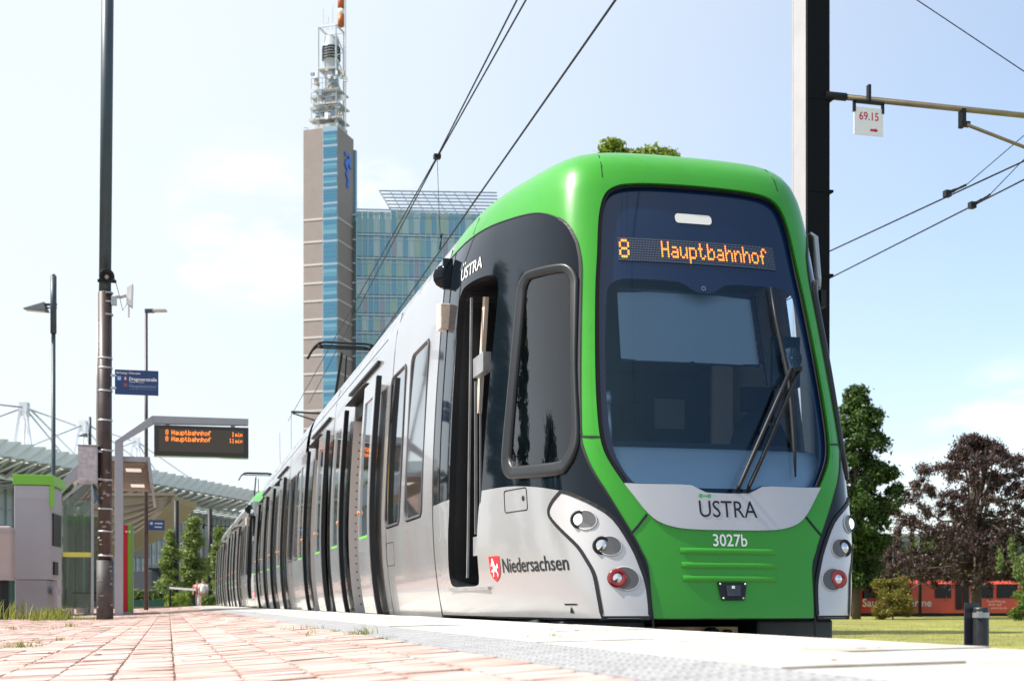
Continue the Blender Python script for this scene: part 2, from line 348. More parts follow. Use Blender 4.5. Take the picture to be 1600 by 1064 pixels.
def classify(x,y):
    rear=x>STOT/2
    xx=STOT-x if rear else x
    if xx<3.56 and y<.018: return None
    if not rear:
        if inpoly(x,y,Gp): return 'glass'
        if inpoly(x,y,Fp): return 'mask'
        if inpoly(x,y,SVp): return 'bumper'
        if inpoly(x,y,H): return 'head'
        if inpoly(x,y,DR): return None
        if inpoly(x,y,WI): return 'cwin'
        if inpoly(x,y,WO): return None
    else:
        if inpoly(xx,y,Fp): return 'mask'
    for d in DOORP:
        if inpoly(x,y,d): return None
    for w in WINS:
        if inpoly(x,y,w): return None
    if GANG[0]<x<GANG[1]: return 'gang'
    if inpoly(xx,y,BLKp): return 'blk'
    if xx<3.56:
        if y<1.2:
            # right of the green edge is silver
            ex=np.interp(y,[p[1] for p in EDGE],[p[0] for p in EDGE])
            if xx<ex: return 'green'
            if y<.9: return 'silver'
        return 'green'
    if y>3.08: return 'groof' if y<3.3 else 'roof'
    return 'silver'
Gp=G+[];Fp=F+[];SVp=SV+[];BLKp=BLK
def signed(part_faces,verts,name,mats,root,off=0.0,mi=None,both=True,shell=0):
    mb=[] ; 
    vs=[];fs=[];ns=[]
    for side in ((-1,1) if both is True else (both,)):
        idx={}
        for f in part_faces:
            ff=[]
            for i in f:
                if i not in idx:
                    idx[i]=len(vs); s,v=verts[i]; s=max(s,0); sx=s*side if s>0 else side*1e-6
                    n=nrm(sx if s>.001 else side*.001,v)
                    if s<.02 and v<3.0: n=Vector((0,n.y,n.z)).normalized()
                    vs.append(Vector(P(s,v,side))+n*off); ns.append(n)
                ff.append(idx[i])
            fs.append(ff if side==1 else ff[::-1])
    me=bpy.data.meshes.new(name); me.from_pydata([tuple(v) for v in vs],[],fs)
    bm=bmesh.new(); bm.from_mesh(me)
    lay=bm.verts.layers.float_vector.new('n')
    bm.verts.ensure_lookup_table()
    for i,v in enumerate(bm.verts): v[lay]=ns[i]
    bmesh.ops.remove_doubles(bm,verts=bm.verts,dist=.0008)
    nn=[Vector(v[lay]) for v in bm.verts]
    bm.faces.ensure_lookup_table()
    for f in bm.faces:
        m=sum((nn[v.index] for v in f.verts),Vector())
        f.normal_update()
        if f.normal.dot(m)<0: f.normal_flip()
        f.smooth=True
    if shell:
        # thickness at the open borders
        be=[e for e in bm.edges if len(e.link_faces)==1]
        r=bmesh.ops.extrude_edge_only(bm,edges=be)
        nv=[g for g in r['geom'] if isinstance(g,bmesh.types.BMVert)]
        vmap={}
        for v in nv:
            for e in v.link_edges:
                o=e.other_vert(v)
                if o not in nv: v.co=o.co-Vector(o[lay])*shell; break
        bm.verts.index_update()
        nn=[Vector(v[lay]) for v in bm.verts]
        ns_=set(nv); side_idx={f.index:f.normal.copy() for f in bm.faces if any(v in ns_ for v in f.verts) and not f.normal_update()}
        bm.faces.index_update(); side_idx={}
        for f in bm.faces:
            if any(v in ns_ for v in f.verts): f.normal_update(); side_idx[f.index]=tuple(f.normal); f.smooth=True
    else: side_idx={}
    bm.to_mesh(me); bm.free()
    for m in (mats if isinstance(mats,list) else [mats]): me.materials.append(m)
    if 'n' in me.attributes: me.attributes.remove(me.attributes['n'])
    ln=[]
    for p in me.polygons:
        for vi in p.vertices: ln.append(side_idx[p.index] if p.index in side_idx else tuple(nn[vi]))
    me.normals_split_custom_set(ln)
    o=bpy.data.objects.new(name,me); COL.objects.link(o)
    o.data.transform(Matrix.Translation(-root_off(root))); o.parent=root
    return o
def root_off(root):
    off=Vector((0,0,0)); r=root
    while r is not None: off+=r.location; r=r.parent
    return off
def ribbon(Q,side,off,w,mb,closed=False,mi=0,h=.004):
    """thin raised strip along an outline on the skin"""
    K=len(Q); pts=[];
    for i in range(K+ (1 if closed else 0)):
        a=Q[(i-1)%K] if closed else Q[max(i-1,0)]; b=Q[(i+1)%K] if closed else Q[min(i+1,K-1)]; c=Q[i%K]
        dx,dy=b[0]-a[0],b[1]-a[1]; l=math.hypot(dx,dy) or 1; px,py=-dy/l*w/2,dx/l*w/2
        for (ex,oo) in ((1,-.002),(1,off),(-1,off),(-1,-.002)):
            s=c[0]+px*ex; 
            pts.append(SP3(side*max(s,1e-4),c[1]+py*ex,oo))
    mb.quadgrid(pts,4,len(pts)//4,mi,sm=False)
def surf_patch(mb,s0,s1,v0,v1,side,off,nu=8,nv=12,mi=0):
    mb.quadgrid([SP3(side*(s0+(s1-s0)*i/(nu-1)),v0+(v1-v0)*j/(nv-1),off) for j in range(nv) for i in range(nu)],nu,nv,mi)
def slab_patch(mb,s0,s1,v0,v1,side,o0,o1,nv=16,mi=0):
    """a bent slab between two offsets"""
    ring=[]
    for j in range(nv):
        v=v0+(v1-v0)*j/(nv-1)
        ring+= [SP3(side*s0,v,o0),SP3(side*s0,v,o1),SP3(side*s1,v,o1),SP3(side*s1,v,o0)]
    mb.quadgrid(ring,4,nv,mi,sm=False,close=True)
    mb.face(ring[:4][::-1],mi); mb.face(ring[-4:],mi)
def hole_slab(mb,s0,s1,v0,v1,hs0,hs1,hv0,hv1,side,o0,o1,mi=0):
    for a,b,c,d in ((s0,hs0,v0,v1),(hs1,s1,v0,v1),(hs0,hs1,v0,hv0),(hs0,hs1,hv1,v1)):
        slab_patch(mb,a,b,c,d,side,o0,o1,mi=mi)
# text -----------------------------------------------------------------
def text_mesh(txt,size=1.0,bold=0.0,align='LEFT',space=1.0):
    c=bpy.data.curves.new('t','FONT'); c.body=txt; c.size=size; c.offset=bold; c.align_x=align; c.space_character=space; c.resolution_u=3
    o=bpy.data.objects.new('t',c); COL.objects.link(o); bpy.context.view_layer.update()
    dg=bpy.context.evaluated_depsgraph_get(); me=bpy.data.meshes.new_from_object(o.evaluated_get(dg))
    bpy.data.objects.remove(o); bpy.data.curves.remove(c)
    return me
def text_geo(txt,**k):
    me=text_mesh(txt,**k); v=[tuple(x.co) for x in me.vertices]; f=[tuple(p.vertices) for p in me.polygons]
    bpy.data.meshes.remove(me); return v,f
def fit_text(txt,x0,x1,y0,h=None,bold=0.0,space=1.0):
    """returns verts (x,y), faces scaled to span x0..x1, baseline y0; h = cap height"""
    v,f=text_geo(txt,size=1,bold=bold,space=space)
    xs=[p[0] for p in v]; ys=[p[1] for p in v]
    sx=(x1-x0)/(max(xs)-min(xs)); sy=sx if h is None else h/.70
    return [((p[0]-min(xs))*sx+x0,p[1]*sy+y0) for p in v],f
def flat_text(mb,txt,org,ux,uy,width,h=None,bold=0.0,mi=0,space=1.0):
    v,f=fit_text(txt,0,width,0,h,bold,space); o=len(mb.v); org=Vector(org); ux=Vector(ux); uy=Vector(uy)
    mb.v+=[tuple(org+ux*p[0]+uy*p[1]) for p in v]; mb.f+=[tuple(o+i for i in q) for q in f]; mb.m+=[mi]*len(f); mb.smooth+=[False]*len(f)
def skin_text(mb,txt,x0,x1,v0,h=None,bold=0.0,off=.004,mi=0,skew=0,space=1.0):
    v,f=fit_text(txt,x0,x1,v0,h,bold,space); o=len(mb.v)
    mb.v+=[tuple(SP3(p[0],p[1]+skew*(p[0]-x0),off)) for p in v]; mb.f+=[tuple(o+i for i in q) for q in f]; mb.m+=[mi]*len(f); mb.smooth+=[False]*len(f)
def skin_poly(mb,Q,off=.004,mi=0):
    o=len(mb.v); mb.v+=[tuple(SP3(a,b,off)) for a,b in Q]; mb.f.append(tuple(range(o,o+len(Q)))); mb.m.append(mi); mb.smooth.append(False)
GL={'H':'10001 10001 10001 11111 10001 10001 10001','a':'00000 00000 01110 00001 01111 10001 01111','u':'00000 00000 10001 10001 10001 10011 01101',
'p':'00000 00000 11110 10001 10001 10001 11110 10000 10000','t':'01000 01000 11100 01000 01000 01001 00110','b':'10000 10000 10110 11001 10001 10001 11110',
'h':'10000 10000 10110 11001 10001 10001 10001','n':'00000 00000 10110 11001 10001 10001 10001','o':'00000 00000 01110 10001 10001 10001 01110',
'f':'00110 01001 01000 11100 01000 01000 01000','8':'01110 10001 10001 01110 10001 10001 01110','1':'00100 01100 00100 00100 00100 00100 01110',
'm':'00000 00000 11010 10101 10101 10101 10101','i':'00100 00000 01100 00100 00100 00100 01110','0':'01110 10001 10001 10001 10001 10001 01110','2':'01110 10001 00001 00110 01000 10000 11111',' ':'00000'}
def led(txt,x0,y0,cw,ch):
    """pixel centres of an LED text; y0 = baseline"""
    out=[]
    for k,c in enumerate(txt):
        for r,row in enumerate(GL[c].split()):
            for i,b in enumerate(row):
                if b=='1': out.append((x0+(k*6+i+.5)*cw,y0+(6-r+.5)*ch))
    return out

T=empty('tram',(XC,21.0,-.93),'lime green and silver tram with lit orange destination display, nearest the camera at the platform','tram','coupled tram units at the platform')
cv,cf=cdt()
cv=[(p[0],p[1]) for p in cv]
groups={}
for f in cf:
    cx=sum(cv[i][0] for i in f)/3; cy=sum(cv[i][1] for i in f)/3
    k=classify(cx,cy)
    if k in ('mask','green','blk') and cx>STOT/2: k='rear_'+k
    if k: groups.setdefault(k,[]).append(tuple(f))
signed(groups['silver'],cv,'body_shell',M['silver'],T)
signed(groups['roof'],cv,'roof',M['silver'],T)
signed(groups['groof'],cv,'roof_stripe',M['green'],T)
signed(groups['gang'],cv,'articulation_bellows',M['rubber'],T,off=-.05)
mask=signed(groups['green'],cv,'front_mask',M['green'],T,shell=.06)
for q_ in (-1,1):
    signed(groups['blk'],cv,'side_panel',M['black'],T,both=q_); signed(groups['rear_blk'],cv,'side_panel',M['black'],T,both=q_)
signed(groups['rear_green'],cv,'rear_mask',M['green'],T); signed(groups['rear_mask'],cv,'rear_windshield',M['navy'],T,off=-.03)
signed(groups['mask'],cv,'windshield_mask',M['navy'],T,off=-.03)
ws=signed(groups['glass'],cv,'windshield',M['glass'],T,off=-.03)
bump=signed(groups['bumper'],cv,'bumper_panel',M['silver2'],T,off=.012,shell=.05)
pod_m=mat('pod_recess_shade',(.085,.085,.09),.4,.2)
for sd_ in (-1,1):
    hp=signed(groups['head'],cv,'headlight_panel',M['silver2'],T,off=.006,shell=.03,both=sd_)
    m=MB()
    for Q,c in ((H,True),): ribbon(Q,sd_,.010,.024,m,closed=True)
    part(m,'panel_seal',M['rubber'],hp)
    for (s,v,po,r,kind) in ((.965,.625,-.045,.050,'on'),(.835,.462,-.05,.050,'off'),(.763,.262,-.05,.060,'red')):
        m=MB()
        c=SP3(sd_*s,v); n=nrm(sd_*s,v); fw=(n*.55+Vector((0,-1,0))*.75).normalized()
        # oval pod around the lamp, dark face paints its recess shade, and bezel
        K=20; pod=SP3(sd_*(s+po),v-.002); t=(SP3(sd_*(s-.2),v)-SP3(sd_*(s+.2),v)).normalized(); u=n.cross(t).normalized()
        ring=[]
        for (ra,off) in ((1.0,.0065),(.97,.0125),(.90,.011)):
            for k in range(K):
                a=2*math.pi*k/K; ss=s+po+math.cos(a)*r*1.55*ra; vv=v-.004+math.sin(a)*r*1.28*ra
                ring.append(SP3(sd_*ss,vv,off))
        m.quadgrid(ring,K,3,4,close=True); m.face(ring[-K:],6)
        cc=c+n*.001
        if kind=='red':
            m.lathe(cc,fw,[(-.05,r),(.012,r),(.022,r*.94),(.022,r*.56),(.012,r*.5)],20,mis=[1,2,2,2]); m.lathe(cc,fw,[(.012,r*.52),(.018,r*.3),(.02,0.001)],16,3)
        else:
            m.lathe(cc,fw,[(-.05,r*1.14),(.010,r*1.14),(.015,r*1.05),(.015,r*.84),(.006,r*.74)],20,1); m.lathe(cc,fw,[(.008,r*.76),(.016,r*.45),(.02,.001)],16,5 if kind=='on' else 3)
        part(m,'headlight',[M['dark'],M['rubber'],M['red'],M['chrome'],M['silver2'],M['lamp_on'],pod_m],hp,label={'on':'lit white lamp','off':'unlit clear lamp','red':'round lamp with red ring'}[kind])
# seals, seams
m=MB()
full=lambda Q:[( -a,b) for a,b in Q[::-1]]+list(Q)
for sd_ in (-1,1):
    ribbon(F_arc,sd_,-.018,.055,m)
o=part(m,'windshield_seal',M['rubber'],T)
m=MB()
for sd_ in (-1,1):
    ribbon([(.60,.735),(.57,.70),(.53,.655),(.515,.64),(.57,.59),(.636,.525)],sd_,.003,.012,m) if 0 else None
    ribbon([(.535,.655),(.60,.58),(.645,.535)],sd_,.004,.014,m)
    ribbon([(.79,1.14),(.85,1.145),(.917,1.15)],sd_,.004,.010,m)
    ribbon([(.705,2.9),(.72,3.0),(.75,3.12),(.80,3.3),(.95,3.6)],sd_,.003,.006,m); ribbon([(2.75,2.87),(2.75,3.0),(2.75,3.2),(2.75,3.5)],sd_,.003,.006,m)
    ribbon(EDGE,sd_,.004,.014,m); ribbon(PIL[:30],sd_,.006,.02,m); ribbon(PIL[29:],sd_,.004,.008,m)
    ribbon([(3.575,v) for v in np.linspace(-.08,2.95,20)],sd_,.004,.010,m)
    ribbon([(3.30,v) for v in np.linspace(.9,2.85,14)],sd_,.004,.006,m)
    ribbon([(.6,.05),(.6,.02),(.9,.012),(1.3,.012),(2.2,.012),(3.5,.012)],sd_,.004,.010,m)
    Q=rrect(1.51,1.845,.72,.868,.02); ribbon(Q,sd_,.003,.007,m,closed=True)
    skin_poly(m,[(sd_*(1.56+.018*math.cos(a)),.80+.018*math.sin(a)) for a in np.linspace(0,6,10)],.004)
    for ys in (13.0,17.9,24.6,29.0,33.6): ribbon([(y2s(ys),v) for v in np.linspace(-.08,2.95,16)],sd_,.003,.006,m)
    Q=rrect(5.55,6.0,.47,.69,.015,2); ribbon(Q,sd_,.002,.005,m,closed=True)
    ribbon([(s,2.80) for s in np.linspace(6.6,24,40)],sd_,.003,.006,m)
part(m,'panel_seam',M['rubber'],T)
# front bumper ribs, lower camera box
m=MB()
for v in (.428,.34,.258):
    pts=[]
    for x in np.linspace(-.345,.30,24):
        e=min(1,(min(x+.345,.30-x)+.004)/.02)
        for dv,of in ((.022,.0),(.015,.007*e),(-.01,.009*e),(-.02,.0)): pts.append(SP3(x if abs(x)>1e-3 else 1e-3,v+dv,of+.001))
    m.quadgrid(pts,4,24,0)
part(m,'rib',M['green'],mask)
m=MB()
q=[(-.118,.235),(.078,.235),(.055,.128),(-.10,.128)]
m.prism([SP3(a,b,.0) for a,b in q],nrm(.05,.2)*.016,0)
m.prism([SP3(a,b,.014) for a,b in ((-.065,.215),(.03,.215),(.025,.15),(-.06,.15))],nrm(.05,.2)*.01,1)
m.prism([SP3(a,b,.022) for a,b in ((-.03,.212),(-.012,.212),(-.012,.195),(-.03,.195))],nrm(.05,.2)*.006,2)
for a,b in ((-.105,.225),(.066,.225),(-.09,.138),(.046,.138)): m.lathe(SP3(a,b,.016),nrm(.05,.2),[(0,.006),(.004,.005),(.004,.001)],8,2)
part(m,'front_camera',[M['rubber'],M['under'],M['white']],mask)
# writing
m=MB(); skin_text(m,'USTRA',-.20,.185,.640,.105,.001,.0135,0); part(m,'operator_lettering',M['rubber'],bump)
m=MB()
for cx in (-.183,-.128): skin_poly(m,[(cx+.0125*math.cos(a),.772+.0125*math.sin(a)) for a in np.linspace(0,2*math.pi,14)[:-1]],.018)
skin_poly(m,[(-.183,.768),(-.128,.768),(-.128,.775),(-.183,.775)],.0175)
part(m,'umlaut_dots',mat('logo_green',(.03,.35,.10),.4),bump)
m=MB(); skin_text(m,'3027b',-.125,.105,.462,.074,.012,.005,0); part(m,'fleet_number',M['white'],mask)
m=MB(); skin_text(m,'USTRA',-2.93,-2.36,2.545,.092,.002,.004,0,skew=-.0)
for x in (-2.885,-2.83): skin_poly(m,[(x+.012*math.cos(a),2.668+.010*math.sin(a)) for a in np.linspace(0,6,9)],.004)
part(m,'operator_lettering',M['white'],T)
m=MB(); skin_text(m,'Niedersachsen',-1.955,-1.10,.318,.098,.006,.004,0); part(m,'state_lettering',M['rubber'],T)
m=MB()
shield=[(-2.17,.435)]+[(-2.17+.175*k/6,.435) for k in range(1,7)]+[(-1.995,.36),(-2.0,.32),(-2.025,.285),(-2.08,.258),(-2.135,.285),(-2.165,.32)]
skin_poly(m,shield,.004,0)
horse=[(-.46,-.75),(-.38,-.55),(-.30,-.30),(-.45,-.35),(-.75,-.30),(-.55,-.15),(-.25,-.02),(-.30,.25),(-.5,.3),(-.68,.12),(-.75,.2),(-.55,.48),(-.4,.55),(-.42,.78),(-.25,.9),(-.12,.8),(-.02,.55),(.12,.3),(.38,.12),(.5,.18),(.62,.42),(.78,.3),(.8,-.05),(.66,.08),(.52,-.08),(.5,-.3),(.72,-.5),(.62,-.78),(.5,-.74),(.56,-.52),(.3,-.35),(.12,-.28),(-.08,-.22),(-.2,-.45),(-.28,-.75)]
skin_poly(m,[(-2.0825+x*.075,.352+y*.078) for x,y in horse],.007,1)
part(m,'coat_of_arms',[mat('arms_red',(.55,.01,.02),.35),M['white']],T)
m=MB()
skin_poly(m,[(-1.20,.108),(-1.078,.108),(-1.078,.098),(-1.20,.098)],.004); skin_poly(m,[(-1.138,.09),(-1.118,.05),(-1.158,.05)],.004)
part(m,'jacking_mark',M['rubber'],T)
# destination display
m=MB()
for x0 in np.linspace(-.60,.58,13)[:-1]:
    x1=x0+1.18/12
    f=lambda x:x if abs(x)>1e-4 else 1e-4
    skin_poly(m,[(f(x0),2.325),(f(x1),2.325),(f(x1),2.492),(f(x0),2.492)],-.026,0)
def dots(pts,hw,hv,off,mi):
    for x,y in pts:
        x=x if abs(x)>1e-3 else 1e-3
        skin_poly(m,[(x-hw,y-hv),(x+hw,y-hv),(x+hw,y+hv),(x-hw,y+hv)],off,mi)
lit=led('Hauptbahnhof',-.29,2.36,.0113,.0163); l8=led('8',-.592,2.345,.0145,.0185)
cells=[(-.597+i*.0113,2.335+j*.0163) for i in range(104) for j in range(10)]
dots([c for c in cells],.0022,.003,-.0245,1)
dots(lit,.0047,.0066,-.023,2); dots(l8,.006,.0078,-.023,2)
dp=part(m,'destination_display',[mat('display_face',(.012,.02,.04),.2),M['leddot'],M['orange']],T)
m=MB(); Q=rrect(-.168,.11,2.612,2.678,.026,5); skin_poly(m,Q,-.026,0); part(m,'top_lamp',mat('frosted_lamp',(.75,.75,.72),.3,),T)
m=MB()
for a in np.linspace(0,2*math.pi,9)[:-1]: skin_poly(m,[(-.005+.014*math.cos(a)+.004*math.cos(b),2.162+.012*math.sin(a)+.004*math.sin(b)) for b in (0,1.57,3.14,4.71)],-.027,0)
part(m,'speaker_grille',M['steel'],T)
# wiper
m=MB(); w=lambda x,v,o=.05:SP3(x,v,o)
m.tube([w(.062,.80,.02),w(.062,.83,.05),w(.17,1.02),w(.279,1.209),w(.40,1.41),w(.524,1.61)],.014,8)
m.tube([w(.131,.80,.02),w(.131,.83,.05),w(.24,1.02),w(.348,1.212),w(.47,1.42),w(.589,1.615)],.014,8)
m.bar(w(.53,1.60,.06),w(.59,1.612,.06),.03,.03); m.bar(w(.525,1.60,.045),w(.545,1.52,.03),.03,.02); m.bar(w(.30,1.23,.05),w(.36,1.225,.05),.02,.02)
wp=part(m,'wiper',M['rubber'],T)
m=MB(); m.tube([w(.491,2.19,.0),w(.498,1.964,.0),w(.512,1.766,.0),w(.528,1.56,.003),w(.520,1.355,.0),w(.500,1.1,0),w(.486,.912,0)],[.006,.014,.017,.018,.017,.014,.006],6)
part(m,'wiper_blade',M['rubber'],wp)
# cab side windows
for sd_ in (-1,1):
    m=MB(); K=len(WO); ring=[]
    WI2=[WI[i] for i in range(len(WI))]
    for (Q,of) in ((WO,-.01),(WO,.014),):
        ring+=[SP3(sd_*a,b,of) for a,b in Q]
    mid=[((a+c)/2,(b+d)/2) for (a,b),(c,d) in zip(WO,WI)] if len(WO)==len(WI) else None
    if mid: 
        ring+=[SP3(sd_*(a*.7+c*.3),b*.7+d*.3,.022) for (a,b),(c,d) in zip(WO,WI)]
        ring+=[SP3(sd_*(a*.55+c*.45),b*.55+d*.45,.016) for (a,b),(c,d) in zip(WO,WI)]
        ring+=[SP3(sd_*(a*.2+c*.8),b*.2+d*.8,.018) for (a,b),(c,d) in zip(WO,WI)]
        ring+=[SP3(sd_*a,b,.008) for a,b in WI]; ring+=[SP3(sd_*a,b,-.02) for a,b in WI]
    m.quadgrid(ring,K,len(ring)//K,0,close=True)
    fr=part(m,'cab_window_frame',mat('window_rubber',(.012,.014,.017),.38,0,.4),T)
    o=signed(groups['cwin'],cv,'pane',M['cabglass'],fr,off=-.005,both=sd_)
# line number display behind the cab window
m=MB(); m.obox(SP3(-1.06,1.12,-.18),Vector((.05,0,0)),Vector((0,.01,0)),Vector((0,0,.075)),0)
part(m,'route_indicator',M['rubber'],T)
m=MB()
for (x,y) in led('02',-.047,-.06,.009,.017):
    c=SP3(-1.06,1.12,-.18)+Vector((x,-.012,y)); m.obox(c,(.003,0,0),(0,.001,0),(0,0,.005))
part(m,'indicator_digits',mat('green_led',(.05,.5,.1),.5,emit=(.08,.8,.2),es=1.6),T.children[-1])
# cab door opening (left)
m=MB()
dk=M['dark']
x1=2.62
Q=[SP3(-a,b,-.002) for a,b in DR]; Q2=[SP3(-a,b,-.05) for a,b in DR]
m.quadgrid(Q+Q2,len(Q),2,0,sm=False,close=True)
Q3=[p+Vector((.42,0,0)) for p in Q2]
m.quadgrid(Q2+Q3,len(Q),2,1,sm=False,close=True); m.face(Q3,1)
dw=part(m,'cab_doorway',[M['rubber'],mat('cab_dark',(.012,.013,.016),.35)],T)
m=MB()
m.bar((2.17,9.85,.30),(2.20,9.85,2.40),.025,.015,mi=0); m.bar((2.20,9.70,.62),(2.20,9.70,1.75),.012,.02,mi=0); m.bar((2.20,9.55,.62),(2.20,9.55,1.75),.008,.012,mi=0)
m.box(2.19,2.25,9.42,9.75,.46,.60,0); m.box(2.19,2.25,9.42,9.75,1.78,1.92,0); m.bar((2.28,9.95,1.55),(2.30,9.80,2.40),.03,.05,mi=1)
part(m,'door_linkage',[M['steel'],mat('cream_trim',(.6,.52,.44),.5)],dw)
m=MB(); slab_patch(m,2.2,3.08,.205,.228,-1,-.05,.02,nv=3); part(m,'threshold',M['steel'],dw)
# rear-view camera pod and beige box beside the cab door
m=MB(); c=SP3(-3.36,2.69,.0); n=nrm(-3.36,2.69)
m.lathe(c+n*.02+Vector((0,.12,0)),Vector((-.25,-1,-.1)),[(-.09,.01),(-.05,.055),(.02,.085),(.10,.095),(.12,.09),(.121,.001)],14,0); m.obox(c+n*.03+Vector((0,-.02,.0)),(.04,0,0),(0,.016,0),(0,0,.12),0)
part(m,'mirror_camera',M['black'],T)
m=MB(); c=SP3(-3.31,2.35,.02); m.obox(c,(.05,0,0),(0,.035,0),(0,0,.10),0); m.obox(c+Vector((-.02,.05,0)),(.04,0,0),(0,.02,0),(0,0,.105),1)
part(m,'marker_box',[mat('beige_lens',(.55,.45,.38),.3,var=.2,vscale=40),M['white']],T,bevel=.01)
m=MB(); c=at(1274,408,9.55); m.tube([c+Vector((-.03,.02,.20)),c+Vector((0,0,.17)),c+Vector((.02,0,-.12)),c+Vector((.03,.0,-.20))],[.012,.02,.024,.012],10,1); m.obox(c+Vector((.05,.0,-.27)),(.02,0,0),(0,.03,0),(0,0,.06),0); m.tube([c+Vector((-.03,.02,.18)),c+Vector((-.16,.05,.15))],.02,6,0)
part(m,'side_mirror',[M['rubber'],mat('mirror_pale',(.34,.38,.43),.2,.2)],T)
# side windows, doors
lime=mat('lime_edge',(.12,.5,.06),.4)
for sd_ in (-1,1):
    for Q in WINS:
        s0=min(a for a,b in Q); s1=max(a for a,b in Q); v0=min(b for a,b in Q); v1=max(b for a,b in Q)
        m=MB(); K=len(Q); cx,cy=(s0+s1)/2,(v0+v1)/2
        sc=lambda Q,k:[(a-math.copysign(k,a-cx)*min(1,abs(a-cx)/.2),b-math.copysign(k,b-cy)*min(1,abs(b-cy)/.2)) for a,b in Q]
        ring=[]
        for k,of in ((-.01,.0),(-.01,.012),(.02,.014),(.03,.006),(.03,-.02)): ring+=[SP3(sd_*a,b,of) for a,b in sc(Q,k)]
        m.quadgrid(ring,K,5,0,sm=False,close=True)
        fr=part(m,'side_window',mat_frame if 'mat_frame' in globals() else globals().setdefault('mat_frame',mat('window_seal',(.10,.10,.11),.3,.3)),T)
        m=MB(); surf_patch(m,s0+.015,s1-.015,v0+.015,v1-.015,sd_,-.004,5,10); part(m,'pane',M['sideglass'],fr)
    for (a,b) in DOORS:
        s0,s1=y2s(a),y2s(b)
        if sd_==-1: leaves=((s0-.72,s0+.08,.085),(s1+.03,s1+.85,.085))
        else: leaves=((s0,(s0+s1)/2-.005,.01),((s0+s1)/2+.005,s1,.01))
        for li,(l0,l1,of) in enumerate(leaves):
            m=MB(); hole_slab(m,l0,l1,.03,2.36,l0+.13,l1-.13,.80,2.18,sd_,of,of+.035,0)
            for e0,e1 in ((l0-.028,l0),(l1,l1+.028)): slab_patch(m,e0,e1,.0,2.37,sd_,of-.02,of+.03,mi=1)
            slab_patch(m,l0+.12,l1-.12,.775,.80,sd_,of+.002,of+.037,nv=3,mi=2)
            lf=part(m,'door_leaf',[M['silver'],M['rubber'],lime],T)
            m=MB(); slab_patch(m,l0+.13,l1-.13,.80,2.18,sd_,of+.012,of+.022); part(m,'pane',M['sideglass'],lf)
            m=MB(); p=SP3(sd_*((l1-.06) if li==0 else (l0+.06)),1.05,of+.035); m.lathe(p,nrm(sd_*l0,1.05),[(0,.024),(.012,.022),(.016,.014),(.016,.001)],12,0); part(m,'button',globals().setdefault('mat_btn',mat('button_orange',(.55,.16,.04),.4)),lf)
        m=MB(); slab_patch(m,s0-.1,s1+.5,2.615,2.64,sd_,.0,.035,nv=3); part(m,'rain_gutter',M['dark'],T)
        if sd_==-1:
            m=MB()
            # vestibule seen through the open doorway
            X0=2.14; 
            for yy,fl in ((a,0),(b,1)):
                ring=[SP3(-y2s(yy),v,0) for v in np.linspace(-.1,2.42,14)]; ring2=[Vector((2.75,yy,p.z)) for p in ring]
                m.quadgrid(ring+ring2,14,2,1 if fl else 0,sm=False)
            m.face([(2.0,a,.0),(3.6,a,.0),(3.6,b,.0),(2.0,b,.0)],2); m.face([(2.0,a,2.42),(3.6,a,2.42),(3.6,b,2.42),(2.0,b,2.42)],0)
            m.face([(3.6,a-1,-.1),(3.6,b+1,-.1),(3.6,b+1,2.5),(3.6,a-1,2.5)],0)
            m.box(2.13,2.35,a+.02,b-.02,2.25,2.41,0)
            for k in range(22): # row of screw heads on the jamb panel
                z=.1+k*.095; px_=P(y2s(b),z,-1)[0]+.08; m.box(px_-.008,px_+.008,b-.004,b+.0,z-.008,z+.008,0)
            vt=part(m,'doorway',[M['rubber'],mat('jamb_white',(.62,.58,.58),.5),M['under']],T)
            m=MB(); m.tube([(2.3,b-.12,.0),(2.3,b-.12,2.4)],.018,8); m.tube([(2.3,a+.2,.0),(2.3,a+.2,2.4)],.018,8); part(m,'grab_pole',mat_y if 'mat_y' in globals() else globals().setdefault('mat_y',mat('pole_yellow',(.6,.42,.05),.35)),vt)
# underframe
m=MB()
m.box(XC-.95,XC+.95,9.0,34,-.55,.005,0); m.box(XC-.98,XC-.42,8.12,9.2,-.75,.005,0); m.box(XC+.35,XC+.90,8.12,9.2,-.75,.005,0)
m.box(XC-.42,XC+.35,8.35,9.2,-.75,-.035,1)
m.box(XC-1.17,XC-1.10,9.25,10.25,-.5,-.012,0); m.box(XC-1.06,XC-.98,8.45,9.2,-.5,.005,0); m.box(XC-1.22,XC-1.14,10.35,33.5,-.5,-.11,0)
m.box(XC+.98,XC+1.06,8.75,9.5,-.6,.0,0)
uf=part(m,'underframe',[M['under'],M['rubber']],T,bevel=.02)
m=MB(); m.box(XC-.40,XC+.14,7.95,8.3,-.30,-.04,0); m.lathe((XC-.05,7.93,-.09),(0,-1,0),[(-.1,.05),(.03,.05),(.05,.03),(.05,.001)],12,1); m.lathe((XC+.06,7.93,-.09),(0,-1,0),[(-.1,.035),(.02,.035),(.03,.02),(.03,.001)],12,1); m.box(XC-.38,XC-.1,7.9,7.95,-.115,-.095,1); m.box(XC-.45,XC+.5,7.80,8.2,-.25,-.13,2)
part(m,'coupler',[mat('brass_brown',(.30,.22,.14),.5,.3,var=.4,vscale=12),M['dark'],M['under']],uf)
# wheels
for yy in (10.5,12.3,19.5,23.0,30.0,31.8):
    m=MB()
    for sx in (-1,1): m.lathe((XC+sx*.72,yy,-.52),(1,0,0),[(-.06,.05),(-.06,.30),(.06,.30),(.06,.05)],20,0)
    m.tube([(XC-.72,yy,-.52),(XC+.72,yy,-.52)],.06,8); part(m,'wheelset',M['dark'],uf)
